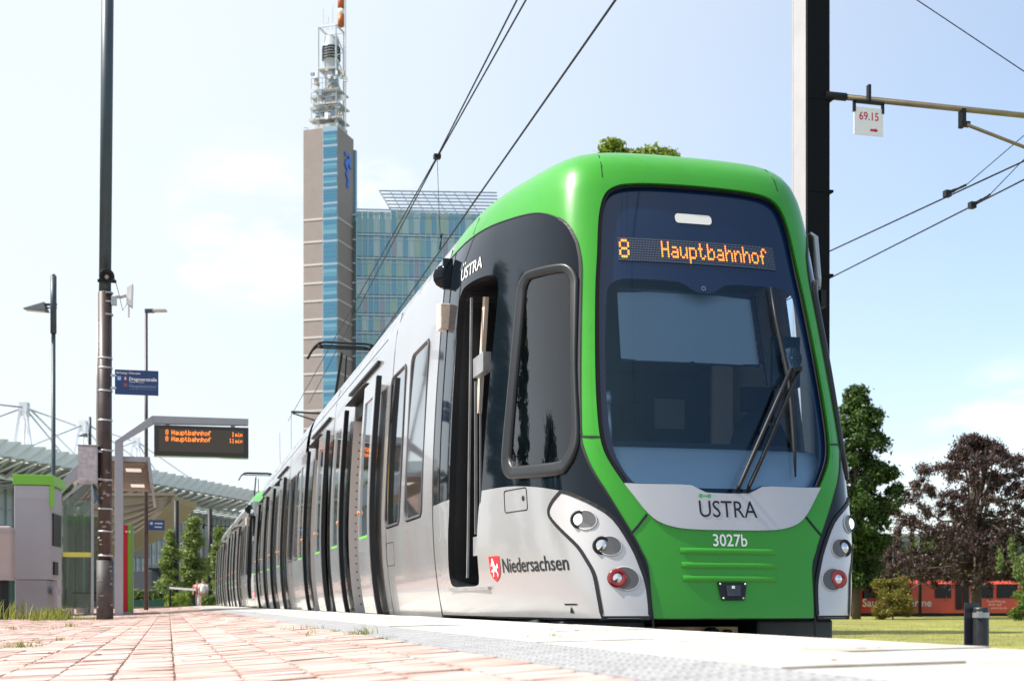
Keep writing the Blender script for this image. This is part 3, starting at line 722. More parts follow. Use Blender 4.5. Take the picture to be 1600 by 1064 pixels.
# interior of the cab
beige=mat('cab_beige',(.80,.69,.63),.6,var=.05); 
m=MB()
ln=[f for f in groups['blk'] if True]
surf_patch(m,1.88,3.5,.1,2.62,1,-.07,14,16,0); part(m,'cab_lining',beige,T); m=MB(); surf_patch(m,.9,1.88,.1,.9,1,-.07,8,8,0); part(m,'cab_lining',beige,T); m=MB(); surf_patch(m,.9,1.88,2.36,2.62,1,-.07,8,8,0)
part(m,'cab_lining',beige,T); m=MB()
for j,(s0,s1,v0,v1) in enumerate(((1.85,3.5,.1,2.62),(.85,1.9,.1,.9),(.85,1.9,2.36,2.62))):
    if j==0: surf_patch(m,3.12,3.5,v0,v1,-1,-.07,4,12,0)
    else: surf_patch(m,s0,s1,v0,v1,-1,-.07,8,8,0)
cl=part(m,'cab_lining',beige,T)
m=MB()
m.box(XC-1.12,XC+1.12,10.27,10.33,0.05,2.6,0); m.box(XC-.7,XC+.7,8.2,8.8,.05,.08,0); m.box(XC-1.02,XC+1.02,8.8,10.26,.05,.08,0); m.box(XC-.6,XC+.6,8.75,9.3,2.50,2.53,0); m.box(XC-.98,XC+.98,9.3,10.26,2.50,2.53,0)
m.box(XC+.92,XC+1.1,10.22,10.26,.1,2.4,1); m.box(XC+.42,XC+.68,10.22,10.26,1.52,1.76,2); m.box(XC-.62,XC-.60,10.2,10.26,.2,2.3,3)
m.box(XC-.1,XC+.8,10.1,10.2,1.95,2.3,0)
part(m,'cab_rear_wall',[mat('cab_navy',(.025,.05,.095),.5),beige,mat('cab_pale',(.30,.32,.34),.4),M['dark']],T)
m=MB(); pts=[]
prof=((.83,-.07),(.95,-.10),(1.07,-.16),(1.10,-.20),(1.105,-.24),(1.15,-.42),(1.19,-.6),(1.17,-.75),(.8,-.8))
for v,of in prof:
    for x in np.linspace(-.74,.74,24):
        p=SP3(x if abs(x)>1e-3 else 1e-3,.95,0); q=SP3(1e-3,.95); f=.55
        y=(p.y*f+q.y*(1-f))
        pts.append((p.x*1.0, y-of*1.0+ (v-.95)*.255, v))
m.quadgrid(pts[:24*5],24,5,0); m.quadgrid(pts[24*4:],24,5,1)
db=part(m,'dashboard',[mat('dash_grey',(.60,.64,.68),.5),mat('dash_top',(.05,.065,.085),.5)],T)
m=MB(); c=Vector((XC+.50,8.25,1.02)); m.obox(c,(.15,0,0),(0,.03,0),(0,0,.045),0); m.obox(c+Vector((-.07,-.02,-.12)),(.02,0,0),(0,.02,0),(0,0,.08),0); m.obox(c+Vector((.09,-.02,-.12)),(.03,0,0),(0,.02,0),(0,0,.08),0); m.obox(c+Vector((.0,-.035,.0)),(.07,0,0),(0,.004,0),(0,0,.025),1)
part(m,'control_console',[M['under'],M['dark']],db)
m=MB(); bl=[]
for j in range(10):
    v=1.70+.47*j/9
    for x in np.linspace(-.60,.40,14): bl.append(SP3(x if abs(x)>1e-3 else 1e-3,v,-.13))
m.quadgrid(bl,14,10,0)
m.tube([SP3(-.6,2.18,-.13),SP3(.41,2.18,-.13)],.022,8,1); m.tube([SP3(-.6,1.70,-.13),SP3(.40,1.70,-.13)],.010,6,1)
for x in (.40,.42): m.tube([SP3(x,2.17,-.10),SP3(x,1.55 if x>.41 else 1.7,-.10)],.007,6,2)
m.lathe(SP3(-.1,1.68,-.12),(0,-1,0),[(0,.022),(.01,.02),(.012,.001)],10,2)
part(m,'roller_blind',[mat('blind_grey',(.42,.43,.44),.8),M['under'],M['dark']],T)
def seat(x,y,z,name,sc=1):
    m=MB(); pr=[(0,.17),(.1,.25),(.35,.26),(.55,.24),(.68,.19),(.76,.12),(.80,.03)]
    ring=[]
    for h,wd in pr:
        for k in range(12):
            a=2*math.pi*k/12; ring.append((x+math.cos(a)*wd*sc,y+math.sin(a)*.07*sc+h*.12,z+h*sc))
    m.quadgrid(ring,12,len(pr),0,close=True); m.face(ring[-12:],0)
    m.box(x-.24*sc,x+.24*sc,y-.42*sc,y+.02,z-.06,z+.07,0); m.box(x-.1,x+.1,y-.25,y-.05,z-.6,z-.06,0)
    m.obox((x,y+.12*sc,z+.88*sc),(.12*sc,0,0),(0,.04,0),(0,0,.09*sc),0)
    part(m,name,globals().setdefault('mat_seat',mat('seat_navy',(.012,.02,.04),.7)),T,bevel=.02)
seat(XC+.80,8.98,.72,'driver_seat'); seat(XC+.18,9.95,.95,'folding_seat',.75)
m=MB(); c=SP3(.70,1.78,-.16); 
m.lathe(c,(0,-1,.1),[(0,.07),(.02,.075),(.025,.07),(.01,.02),(.03,.015),(.03,.001)],16,0)
for k in range(8):
    a=k*math.pi/4; m.tube([c+Vector((math.cos(a)*.02,-.03,math.sin(a)*.02)),c+Vector((math.cos(a)*.072,-.022,math.sin(a)*.072))],.003,4,0)
m.obox(c+Vector((.02,.12,.0)),(.10,0,0),(0,.02,0),(0,0,.17),1)
part(m,'cab_fan',[M['steel'],M['under']],T)
m=MB(); m.tube([(XC-.56,8.4,1.15),(XC-.575,8.4,1.42)],.012,8); m.tube([(XC-.575,8.4,1.42),(XC-.58,8.4,1.5)],.02,8); part(m,'microphone',M['steel'],db)
# pantograph
m=MB(); py_=26.6; zt=5.22
m.box(XC-.5,XC+.5,26.2,27.6,3.22,3.32,0)
m.bar((XC-.1,26.5,3.3),(XC-.1,28.2,4.1),.07,.07); m.bar((XC-.05,28.2,4.1),(XC-.05,py_+.1,zt-.15),.05,.05); m.bar((XC+.15,28.15,4.05),(XC+.05,py_+.15,zt-.2),.03,.03)
for yy,dz in ((py_-.18,0),(py_+.18,0)):
    m.tube([(XC-.72,yy,zt-.28),(XC-.62,yy,zt-.10),(XC-.52,yy,zt-.02),(XC-.4,yy,zt),(XC+.4,yy,zt),(XC+.52,yy,zt-.02),(XC+.62,yy,zt-.10),(XC+.72,yy,zt-.28)],.024,6)
m.bar((XC-.5,py_-.18,zt-.04),(XC-.5,py_+.18,zt-.04),.04,.04); m.bar((XC+.5,py_-.18,zt-.04),(XC+.5,py_+.18,zt-.04),.04,.04); m.bar((XC-.5,py_,zt-.08),(XC+.5,py_,zt-.08),.03,.03)
part(m,'pantograph',M['dark'],T)
m=MB(); m.box(XC-.75,XC+.75,11.5,19.5,3.2,3.42,0); m.box(XC-.75,XC+.75,29,33,3.2,3.4,0)
part(m,'roof_equipment',M['silver2'],T,bevel=.05)
T2=copy_tree(T); T2.location.y+=27.2; tag(T2,'silver tram unit coupled behind the nearer tram, its cab doorway dark','tram','coupled tram units at the platform')
# ------------------------------------------------------------------ ground, platform, track
GZ=-.93
def struct(mb,name,m,kind='structure',label=None,cat=None):
    o=mb.build(name,m); tag(o,label,cat,kind=kind); return o
m=MB(); m.face([(-1500,-300,GZ-.02),(1500,-300,GZ-.02),(1500,3000,GZ-.02),(-1500,3000,GZ-.02)])
struct(m,'ground',mat('ground_earth',(.12,.13,.07),.95,var=.3,vscale=.05),label='earth and asphalt ground around the stop',cat='ground')
m=MB(); m.face([(2.0,-10,GZ),(11.5,-10,GZ),(11.5,140,GZ),(2.0,140,GZ)])
struct(m,'track_bed',mat('ballast',(.22,.19,.17),.95,var=.45,vscale=9,bump=1,bscale=25),label='grey ballast bed under the tracks',cat='track')
m=MB(); m.face([(11.5,-10,GZ+.004),(90,-10,GZ+.004),(90,190,GZ+.004),(11.5,190,GZ+.004)])
struct(m,'lawn',mat('lawn_grass',(.19,.19,.035),.9,var=.35,vscale=.35,bump=.6,bscale=14,stretch=(1,1,1)),label='sunlit dry lawn beyond the tracks',cat='lawn')
for xr in (XC-.72,XC+.72,8.8-.0,10.25):
    m=MB(); m.box(xr-.035,xr+.035,-8,120,GZ+.0,GZ+.1); struct(m,'rail',M['steel'],label='steel rail in the ballast',cat='rail')
# cross profile of the platform: (x, z)
PX=[(-12,-.14),(-3,-.135),(-.9,-.125),(0,-.095),(.87,-.036),(1.15,-.016),(2.0,0)]
def pz(x): return float(np.interp(x,[a for a,b in PX],[b for a,b in PX]))
PE=62.0
m=MB()
top=[(x,y,z-.012) for y in (-4,PE) for x,z in PX]
m.quadgrid(top,len(PX),2,0,sm=False)
m.face([(2.0,-4,-.012),(2.0,PE,-.012),(2.0,PE,GZ),(2.0,-4,GZ)]); m.face([(-12,PE,-.15),(2.0,PE,-.012),(2.0,PE,GZ),(-12,PE,GZ)])
struct(m,'platform',mat('joint_sand',(.20,.145,.10),.95,var=.4,vscale=14),label='raised tram platform body and joint sand',cat='platform')
# paving bricks
rng=np.random.default_rng(3)
BW,BL=.170,.125; g=.0035
V=[];Fc=[]
xs=np.arange(.865-BW,-5.2,-BW)
ys=np.arange(.9,PE-.3,BL)
cnt=0
verts=[];faces=[]
for ix,x0 in enumerate(xs):
    x1=x0+BW
    za,zb=pz(x0),pz(x1)
    sh=(0,.02,-.015,.03,.01,-.025)[ix%6]
    for y0 in ys:
        y0=y0+sh+rng.normal(0,.003); y1=y0+BL
        if y0>45 and ix>26: continue
        e=.016; dz=rng.normal(0,.0009); ta,tb=rng.normal(0,.0006,2); jx=rng.normal(0,.0015)
        a,b,c,d=x0+g+jx,x1-g+jx,y0+g,y1-g
        k=.010+abs(rng.normal(0,.007))
        P8=[(a+k,c),(b-k,c),(b,c+k),(b,d-k),(b-k,d),(a+k,d),(a,d-k),(a,c+k)]
        o=len(verts)
        for (px_,py_) in P8:
            t=(px_-x0)/BW; verts.append((px_,py_,za+(zb-za)*t+dz+ta*(1 if t>.5 else -1)+tb*(1 if py_>(c+d)/2 else -1)))
        for (px_,py_) in P8:
            t=(px_-x0)/BW; verts.append((px_,py_,za+(zb-za)*t-.03))
        faces.append(tuple(range(o,o+8)))
        if y0<25:
            for i in range(8): faces.append((o+i,o+8+i,o+8+(i+1)%8,o+(i+1)%8))
me=bpy.data.meshes.new('paving'); me.from_pydata(verts,[],faces)
me.materials.append(island_mat('red_paver',(.44,.31,.28),(.55,.42,.385),.9,spec=.2,bump=.5,bscale=90,dirt=((.72,.66,.62),5)))
bm=bmesh.new(); bm.from_mesh(me); bmesh.ops.recalc_face_normals(bm,faces=bm.faces); bm.to_mesh(me); bm.free()
o=bpy.data.objects.new('platform_paving',me); COL.objects.link(o); tag(o,'pale red paving bricks of the platform','paving',kind='structure')
# tactile grey strip with ribs/studs, edge slabs
m=MB(); md=MB()
y=.6
while y<PE-.3:
    m.hexa([(.872,y+.003,-.08),(1.147,y+.003,-.07),(1.147,y+.297,-.07),(.872,y+.297,-.08),(.872,y+.003,-.036),(1.147,y+.003,-.016),(1.147,y+.297,-.016),(.872,y+.297,-.036)])
    if y<24:
        for i in range(6):
            x=.895+i*.046; z=pz(x)
            for j in range(6):
                yy=y+.03+j*.048; a,b=.010,.004
                m.hexa([(x-.008,yy-.014,z-.002),(x+.008,yy-.014,z-.002),(x+.008,yy+.014,z-.002),(x-.008,yy+.014,z-.002),(x-.005,yy-.011,z+.0016),(x+.005,yy-.011,z+.0016),(x+.005,yy+.011,z+.0016),(x-.005,yy+.011,z+.0016)])
    y+=.3
struct(m,'tactile_strip',mat('grey_tactile_concrete',(.27,.27,.28),.9,var=.15,vscale=8,bump=.3,bscale=80),label='grey ribbed tactile strip along the platform edge',cat='tactile paving')
m=MB(); y=-3.0
while y<PE-.5:
    for (a,b) in ((1.153,1.56),(1.566,2.02)):
        za,zb=pz(a),pz(min(b,2.0)); L0=.60 if a<1.5 else 1.2
        if a>1.5 and round((y+3)/.6)%2: continue
        j=rng.normal(0,.0012)
        m.hexa([(a,y+.003,-.12),(b,y+.003,-.12),(b,y+L0-.003,-.12),(a,y+L0-.003,-.12),(a,y+.003,za+j),(b,y+.003,zb+j),(b,y+L0-.003,zb+j),(a,y+L0-.003,za+j)])
    y+=.6
struct(m,'edge_slabs',island_mat('edge_concrete',(.47,.45,.42),(.54,.52,.485),.85,spec=.3,bump=.5,bscale=70,dirt=((.66,.62,.56),4)),label='pale concrete slabs along the platform edge',cat='kerb')
# litter, weeds and moss in the joints
def blades(name,spots,mt,label,cat):
    verts=[];faces=[]
    for (x,y,z,n,h,sp,lean) in spots:
        for k in range(n):
            a=rng.uniform(0,6.28); r=abs(rng.normal(0,sp)); bx,by=x+r*math.cos(a),y+r*math.sin(a)
            hh=h*rng.uniform(.45,1.15); dx,dy=rng.normal(0,lean*hh,2); w=hh*.035+.0012; t=rng.uniform(0,3.14); wx,wy=w*math.cos(t),w*math.sin(t); o=len(verts)
            verts+= [(bx-wx,by-wy,z),(bx+wx,by+wy,z),(bx+dx*.4+wx*.7,by+dy*.4+wy*.7,z+hh*.6),(bx+dx*.4-wx*.7,by+dy*.4-wy*.7,z+hh*.6),(bx+dx,by+dy,z+hh)]
            faces+= [(o,o+1,o+2,o+3),(o+3,o+2,o+4)]
    me=bpy.data.meshes.new(name); me.from_pydata(verts,[],faces); me.materials.append(mt)
    o=bpy.data.objects.new(name,me); COL.objects.link(o); tag(o,label,cat,kind='stuff'); return o
gm=island_mat('grass_blade',(.10,.16,.02),(.30,.30,.07),.6,transl=.4)
sp=[]
def gpt(px,py,zz=-.1):
    d=(.11-zz)*2100/(py-942); 
    for _ in range(6):
        p=at(px,py,d); d=(.11-pz(p.x))*2100/(py-942)
    return at(px,py,d)
for (px_,py_,n,h,s_) in ((33,1011,60,.05,.05),(17,983,40,.05,.06),(112,979,40,.06,.05),(60,1005,30,.03,.04),(95,1000,30,.035,.05),(190,999,20,.02,.06),(135,993,16,.02,.07),(570,991,45,.05,.035),(555,990,40,.028,.05),(490,981,50,.03,.12),(525,986,30,.025,.06),(605,997,25,.025,.05),(483,994,5,.05,.012),(863,993,30,.02,.03),(350,968,10,.02,.1),(55,983,25,.03,.07),(80,983,25,.03,.07),(20,1006,16,.02,.06)):
    p=gpt(px_,py_); sp.append((p.x,p.y,pz(p.x)-.008,n,h,s_,.5))
for i in range(700):      # scattered joints and the strip along the slabs
    y=rng.uniform(3,26); x=.868+rng.normal(0,.006) if i%2 else rng.uniform(-4.5,.6); 
    sp.append((x,y,pz(x)-.012,4,.012 if i%2 else .018,.02,.6))
for i in range(900):
    x=rng.uniform(-5,-2.0); y=rng.uniform(18.5,26)
    p=(x+.0)
    if x>-2.6 and y<20.3: continue
    sp.append((x,y,pz(x)-.01,7,(.13 if rng.random()<.75 else .30),.12,.35))
for i in range(120):
    x=rng.uniform(-1.8,-1.0); y=rng.uniform(19.2,21.5); sp.append((x,y,pz(x)-.01,5,.06 if x>-1.4 else .2,.08,.4))
blades('weeds',sp,gm,'green weeds growing in joints and around the ticket machine','weeds')
sp=[]
for i in range(5200):
    d=8+72*rng.random()**1.6; q=rng.uniform(.235,.40); l=q*d; x=l*CA+d*SA; y=d*CA-l*SA
    if x<11.6: continue
    sp.append((x,y,GZ,4,.07,.12,.5))
blades('lawn_blades',sp,island_mat('dry_grass',(.16,.18,.03),(.36,.30,.09),.7,transl=.3),'short dry grass standing on the lawn','grass')

verts=[];faces=[]
for i in range(420):
    y=rng.uniform(2.4,20); x=rng.uniform(-3.5,1.9); s_=rng.uniform(.004,.012)*(1.6 if rng.random()<.1 else 1); z=pz(x)+.002; a=rng.uniform(0,6.28); o=len(verts)
    for k in range(5): verts.append((x+s_*math.cos(a+k*1.257)*rng.uniform(.5,1.2),y+s_*math.sin(a+k*1.257)*rng.uniform(.5,1.2),z+rng.uniform(0,s_*.5)))
    faces.append(tuple(range(o,o+5)))
me=bpy.data.meshes.new('litter'); me.from_pydata(verts,[],faces); me.materials.append(island_mat('litter_brown',(.05,.035,.025),(.22,.15,.08),.9))
o=bpy.data.objects.new('litter',me); COL.objects.link(o); tag(o,'small dry leaf crumbs and grit scattered over the paving','litter',kind='stuff')
m=MB(); m.box(-14,1.6,66.5,110,GZ-.01,-.30); struct(m,'path',mat('path_asphalt',(.16,.155,.15),.9,var=.2,vscale=2),label='raised footpath beyond the platform end',cat='path')
# ------------------------------------------------------------------ trees and plants
def foliage(name,clumps,size,m,parent=None,shell=.55,droop=0,fly=.16,flyr=1.3):
    """clumps: (centre, rx, ry, rz, n)"""
    Pn=[];Nn=[]
    for c,rx,ry,rz,n in clumps:
        d=rng.normal(size=(n,3)); d/=np.linalg.norm(d,axis=1)[:,None]
        r=(shell+(1-shell)*rng.random(n))[:,None]*np.where(rng.random(n)<fly,rng.uniform(1.0,flyr,n),1)[:,None]
        Pn.append(np.array(c)[None]+d*r*np.array([rx,ry,rz])[None]); Nn.append(d)
    Pn=np.concatenate(Pn);Nn=np.concatenate(Nn); n=len(Pn)
    nn=Nn+rng.normal(0,.75,(n,3)); nn[:,2]+=.25; nn/=np.linalg.norm(nn,axis=1)[:,None]
    t=np.cross(nn,rng.normal(size=(n,3))); 
    if droop: t=t*(1-droop)+np.array([0,0,-1.])*droop*1.2
    t/=np.linalg.norm(t,axis=1)[:,None]; b=np.cross(nn,t); b/=np.linalg.norm(b,axis=1)[:,None]+1e-9
    s=(size*rng.uniform(.6,1.3,n))[:,None]
    q=np.stack([Pn-t*s, Pn+b*s*.45-t*s*.1, Pn+t*s, Pn-b*s*.45-t*s*.1],1)+nn[:,None,:]*0
    q[:,1]+=nn*s*.12; q[:,3]+=nn*s*.12
    me=bpy.data.meshes.new(name); me.vertices.add(4*n); me.vertices.foreach_set('co',q.reshape(-1).astype(np.float32))
    me.loops.add(4*n); me.polygons.add(n); me.loops.foreach_set('vertex_index',np.arange(4*n,dtype=np.int32)); me.polygons.foreach_set('loop_start',np.arange(0,4*n,4,dtype=np.int32)); me.polygons.foreach_set('loop_total',np.full(n,4,dtype=np.int32))
    me.update(calc_edges=True); me.materials.append(m)
    o=bpy.data.objects.new(name,me); COL.objects.link(o)
    if parent: o.data.transform(Matrix.Translation(-root_off(parent))); o.parent=parent
    return o
bark=mat('bark',(.09,.07,.055),.95,var=.3,vscale=10,bump=.6,bscale=20)
def tree(name,base,H,label,m,clumps,trunk_r,size,group=None,limbs=7,cat='tree',shell=.5,droop=0,z0=.25,trunk_top=.8,fly=.25,flyr=1.45):
    base=Vector(base); root=empty(name,base,label,cat,group)
    mb=MB(); lean=rng.normal(0,.02*H,2)
    pts=[base+Vector((lean[0]*t*t,lean[1]*t*t,H*trunk_top*t)) for t in np.linspace(0,1,7)]
    mb.tube(pts,trunk_r,9,r2=trunk_r*.25)
    cl=[(c,)+tuple(r) for c,*r in clumps]
    for i in range(limbs):
        c=cl[int(rng.integers(len(cl)))]; t=rng.uniform(z0,.8); p=base+Vector((lean[0]*t*t*trunk_top,lean[1]*t*t*trunk_top,H*t*trunk_top)); q=Vector(c[0])
        mid=(p+q)/2+Vector((0,0,-.06*H*rng.random()+.05*(q-p).length)); mb.tube([p,p+(mid-p)*.5+Vector((0,0,.02*H)),mid,q],trunk_r*.38,6,r2=trunk_r*.08)
    part(mb,'trunk',bark,root)
    foliage('crown',clumps,size,m,root,shell,droop,fly,flyr)
    return root
def rnd_clumps(base,n,prof,H,csize,dens,jit=.25,zr=(.2,1)):
    """clumps spread through a crown whose half width at height fraction t is prof(t)"""
    out=[]
    for i in range(n):
        t=zr[0]+(zr[1]-zr[0])*(i+rng.random())/n; w=prof(t); a=rng.uniform(0,6.283); r=w*math.sqrt(rng.random())*.9
        s=csize*rng.uniform(.6,1.25)
        out.append((Vector(base)+Vector((r*math.cos(a),r*math.sin(a),H*t)),s,s,s*.8,int(dens*rng.uniform(.7,1.3))))
    return out
lf_green=island_mat('leaf_green',(.045,.10,.015),(.13,.20,.03),.5,transl=.35)
lf_dark=island_mat('leaf_dark',(.016,.045,.008),(.065,.12,.018),.5,transl=.25)
lf_lime=island_mat('leaf_lime',(.12,.20,.02),(.26,.33,.05),.5,transl=.45)
lf_purp=island_mat('leaf_purple',(.026,.017,.017),(.095,.058,.048),.45,transl=.2)
lf_pop=island_mat('leaf_poplar',(.12,.18,.04),(.26,.32,.09),.5,transl=.4)
lf_auto=island_mat('leaf_mixed',(.09,.13,.02),(.24,.16,.03),.5,transl=.4)
lf_will=island_mat('leaf_willow',(.08,.13,.03),(.16,.21,.07),.5,transl=.4)
def gbase(px,d): p=at(px,942,d); p.z=GZ; return p
b=gbase(1338,87)
tree('maple_tree',b,15.2,'tall dense dark green tree right beside the tram front',lf_dark,rnd_clumps(b,200,lambda t:3.0*math.sin(min(1,max(0,(t-.06)/.42))*1.57)*(1 if t<.6 else max(.15,1-((t-.6)/.4)**1.6)),15.0,.62,260,zr=(.16,.985)),.30,.14,limbs=10)
b=gbase(1525,95)
cl=rnd_clumps(b,360,lambda t:(6.6*(1-max(0,(t-.55)/.46)**1.9) if t>.22 else 3.8),12.9,.46,220,zr=(.19,.985))
for i in range(90):
    a=rng.uniform(0,6.28); r=rng.uniform(2.6,6.9); zc=rng.uniform(2.6,9.6)*(1-.07*r); cl.append((b+Vector((r*math.cos(a),r*math.sin(a),zc+.5)),.30,.30,1.0,120))
tree('copper_beech',b,13.4,'broad weeping copper beech with dark purple leaves on the lawn',lf_purp,cl,.42,.105,limbs=60,droop=.45,shell=.1,fly=.5,flyr=2.0)
b=gbase(1372,104)
tree('plum_tree',b,6.4,'small dark purple tree between the green tree and the copper beech',lf_purp,rnd_clumps(b,26,lambda t:1.9,6.2,.75,240,zr=(.3,.95)),.14,.16)
b=gbase(1395,84)
tree('shrub',b,2.7,'round yellow green shrub with red tips on the lawn in front of the red tram',lf_auto,rnd_clumps(b,30,lambda t:1.25*math.sqrt(max(.05,1-(t-.45)**2*2.6)),2.6,.42,240,zr=(.05,.95)),.05,.085,cat='bush',z0=.05)
b=gbase(1612,70)
tree('weeping_willow',b,5.6,'pale green weeping willow cut by the right picture edge',lf_will,[(b+Vector((rng.normal(0,.8),rng.normal(0,.8),rng.uniform(1.6,4.1))),.22,.22,.7,130) for i in range(26)],.14,.10,droop=.6,shell=.2)
b=gbase(1604,78)
tree('laurel_bush',b,1.8,'low bright green bush at the right picture edge',lf_green,rnd_clumps(b,16,lambda t:1.0,1.7,.4,200,zr=(.1,.9)),.05,.08,cat='bush',z0=.05)
b=gbase(1003,47)
cl=rnd_clumps(b,120,lambda t:4.6 if t<.62 else max(1.2,4.6-(t-.62)*14),16.8,.9,260,zr=(.22,.86))
pt=at(957,228,47); pt2=at(1022,243,47)
for p_,r_ in ((pt,.42),(pt+Vector((.15,0,-.35)),.5),(at(948,240,47),.3),(pt2,.5),(at(1045,246,47),.4),(at(1000,248,47),.5),(at(985,243,47),.28),(at(970,246,47),.38)): cl.append((p_,r_,r_,r_*.7,210))
for x_,y_,r_ in ((958,262,.75),(1020,268,.8),(990,278,.9),(965,292,1.0),(1025,295,1.0),(1000,310,1.2)): cl.append((at(x_,y_,47),r_,r_,r_*.8,380))
tree('linden_tree',b,16.9,'tall light green tree whose top shows above the tram roof',lf_lime,cl,.26,.12,limbs=12)
b=gbase(268,80)
tree('poplar_tree',b,5.4,'slim pale green tree behind the platform end, left of the dark post',lf_pop,rnd_clumps(b,30,lambda t:1.0*(1.05-t),5.3,.42,200,zr=(.12,.98)),.08,.11,group='slim trees behind the platform end')
b=gbase(301,82)
tree('poplar_tree',b,6.3,'tallest slim green tree behind the platform end, between the two dark posts',lf_pop,rnd_clumps(b,44,lambda t:1.2*(1.03-t)**.8,6.2,.45,220,zr=(.1,.99)),.09,.11,group='slim trees behind the platform end')
b=gbase(343,86)
tree('poplar_tree',b,6.0,'slim green tree right of the dark posts, against the tram',lf_pop,rnd_clumps(b,30,lambda t:.9*(1.05-t),5.9,.42,180,zr=(.1,.98)),.08,.11,group='slim trees behind the platform end')
b=gbase(306,112)
tree('maple_shrub',b,3.9,'bright yellow green round shrub behind the platform end',lf_lime,rnd_clumps(b,26,lambda t:1.5,3.6,.55,220,zr=(.45,.95)),.06,.12,cat='bush')
for px_,d,h,lb in ((272,65,1.15,'low lime green bush at the platform end below the pale rail'),(298,66,.8,'low green bush at the platform end beside the dark post'),(337,67,1.15,'low green bush at the platform end next to the tram')):
    b=gbase(px_,d); tree('low_bush',b,h+.4,lb,lf_lime if px_==272 else lf_green,rnd_clumps(b,12,lambda t:.6,h+.3,.3,170,zr=(.3,.95)),.03,.07,cat='bush',group='low bushes at the platform end',z0=.05)
# trees on the platform side, seen only as reflections in the tram's side
b=Vector((-14.4,33.5,GZ)); tree('cypress_tree',b,13.5,'slender dark cypress reflected in the black side panel of the tram cab',lf_dark,rnd_clumps(b,60,lambda t:1.5*(1.05-t)**.6,13.4,.6,150,zr=(.08,.99)),.15,.16)
b=Vector((-16.9,32.0,GZ)); tree('cypress_tree',b,14,'second dark cypress reflected in the cab window of the tram',lf_dark,rnd_clumps(b,60,lambda t:1.5*(1.05-t)**.6,13.8,.6,150,zr=(.08,.99)),.15,.16)
b=Vector((-20.5,24.3,GZ)); tree('maple_tree',b,10,'leafy tree reflected in the side window of the tram cab',lf_dark,rnd_clumps(b,60,lambda t:4.6*math.sin(min(1,t*1.1)*3.0)**.6 if t<.95 else 1.2,9.6,1.0,200,zr=(.25,.98)),.2,.17)
# ------------------------------------------------------------------ overhead line and masts
def wire_pts(a,b,sag,n=14): return [a+(b-a)*t+Vector((0,0,-sag*4*t*(1-t))) for t in np.linspace(0,1,n)]
OL=empty('overhead_line',at(683,245,19.8),'twin catenary wires and contact wire hung above the platform side track','overhead wire')
c0,c1=at(962,0,11.53),at(588,534,26.6); dr=(c1-c0)/(c1.y-c0.y)
m=MB(); m.tube([c0+dr*(y-c0.y) for y in np.linspace(2,62,30)],.011,6); part(m,'contact_wire',M['dark'],OL)
nd=at(683,245,19.8); 
for k,(e0,e1) in enumerate(((at(808,0,14.6),at(516,541,35)),(at(822,0,14.6),at(541,518,34)))):
    m=MB(); f0=nd+(e0-nd)*3; f1=e1+(e1-nd)*1.0
    m.tube([f0,e0,nd+Vector((.01*k,0,0)),e1,f1],.010,6); part(m,'catenary_wire',M['dark'],OL)
m=MB(); m.tube([nd,at(686,330,19.8),at(688,372,19.8)],.005,5); m.tube([at(688,372,19.8),at(691,365,19.8),at(689,378,19.8),at(687,390,19.8)],.012,5); m.obox(nd,(.05,0,0),(0,.05,0),(0,0,.03)); part(m,'dropper',M['dark'],OL)
m=MB(); p=at(437,676,52); m.tube([p,p+Vector((.02,0,-1.2))],.008,5); part(m,'dropper',M['dark'],OL); m=MB(); p=at(455,643,46); m.tube([p,p+Vector((0,0,-1.3))],.008,5); part(m,'dropper',M['dark'],OL)
OR=empty('overhead_line',at(1450,320,18),'pair of contact wires of the far track, right of the big mast','overhead wire')
for a,b in ((at(1600,252,15.7),at(1302,390,19.67)),(at(1600,281,16.45),at(1304,431,21.2))):
    m=MB(); d_=(b-a)
    m.tube([a-d_*1.6,a,b,b+d_*6],.011,6); part(m,'contact_wire',M['dark'],OR)
for pts in ([(1480,303,17.1),(1492,297,17.1),(1510,289,17.05),(1600,212,16.8)],[(1519,321,17.4),(1535,312,17.4),(1547,304,17.3),(1600,249,17.0)]):
    m=MB(); q=[at(*p) for p in pts]; m.tube(q[1:3],.016,6); m.tube(q[:2],.022,6); m.tube(q[2:],.006,5); m.obox(q[0],(.04,0,0),(0,.04,0),(0,0,.04)); part(m,'pull_off',M['dark'],OR)
m=MB(); m.tube([at(1300,-88,20),at(1432,0,20),at(1600,112,20),at(1700,178,20)],.009,6)
tag(m.build('span_wire',M['dark']),'thin dark wire crossing the top right corner of the sky','wire')
def mast(base,H,w,dp,label,group=None):
    r=empty('catenary_mast',base,label,'mast',group); x,y,z=base
    m=MB(); m.box(x-w/2,x+w/2,y,y+dp*.08,z,z+H,0); m.box(x-w/2,x+w/2,y+dp*.92,y+dp,z,z+H,0); m.box(x-w/2+.003,x+w*.12,y+dp*.08,y+dp*.92,z,z+H,0)
    part(m,'column',[mat('mast_paint',(.36,.35,.36),.5,.1,var=.06,vscale=3)] if group is None else M['dark'],r)
    return r
mb_=at(1263,942,16); mb_.z=GZ
MR=mast((mb_.x+.10,mb_.y,GZ),10.5,.27,.36,'grey steel catenary mast standing right behind the tram front')
m=MB(); x0=mb_.x+.10
m.box(x0-.135,x0+.135,mb_.y-.05,mb_.y-.004,GZ,9.5,0); m.tube([(x0+.165,mb_.y+.03,GZ),(x0+.165,mb_.y+.03,9.5)],.028,8)  # black slab paints the mast's shaded front face; the tube is a conduit
for z in (2.6,4.0,5.0,6.1,7.4,8.6): m.box(x0-.12,x0+.20,mb_.y-.058,mb_.y+.05,z,z+.03)
part(m,'front_shade_conduit',mat('shade_conduit_black',(.006,.007,.009),.7,0,.12),MR)
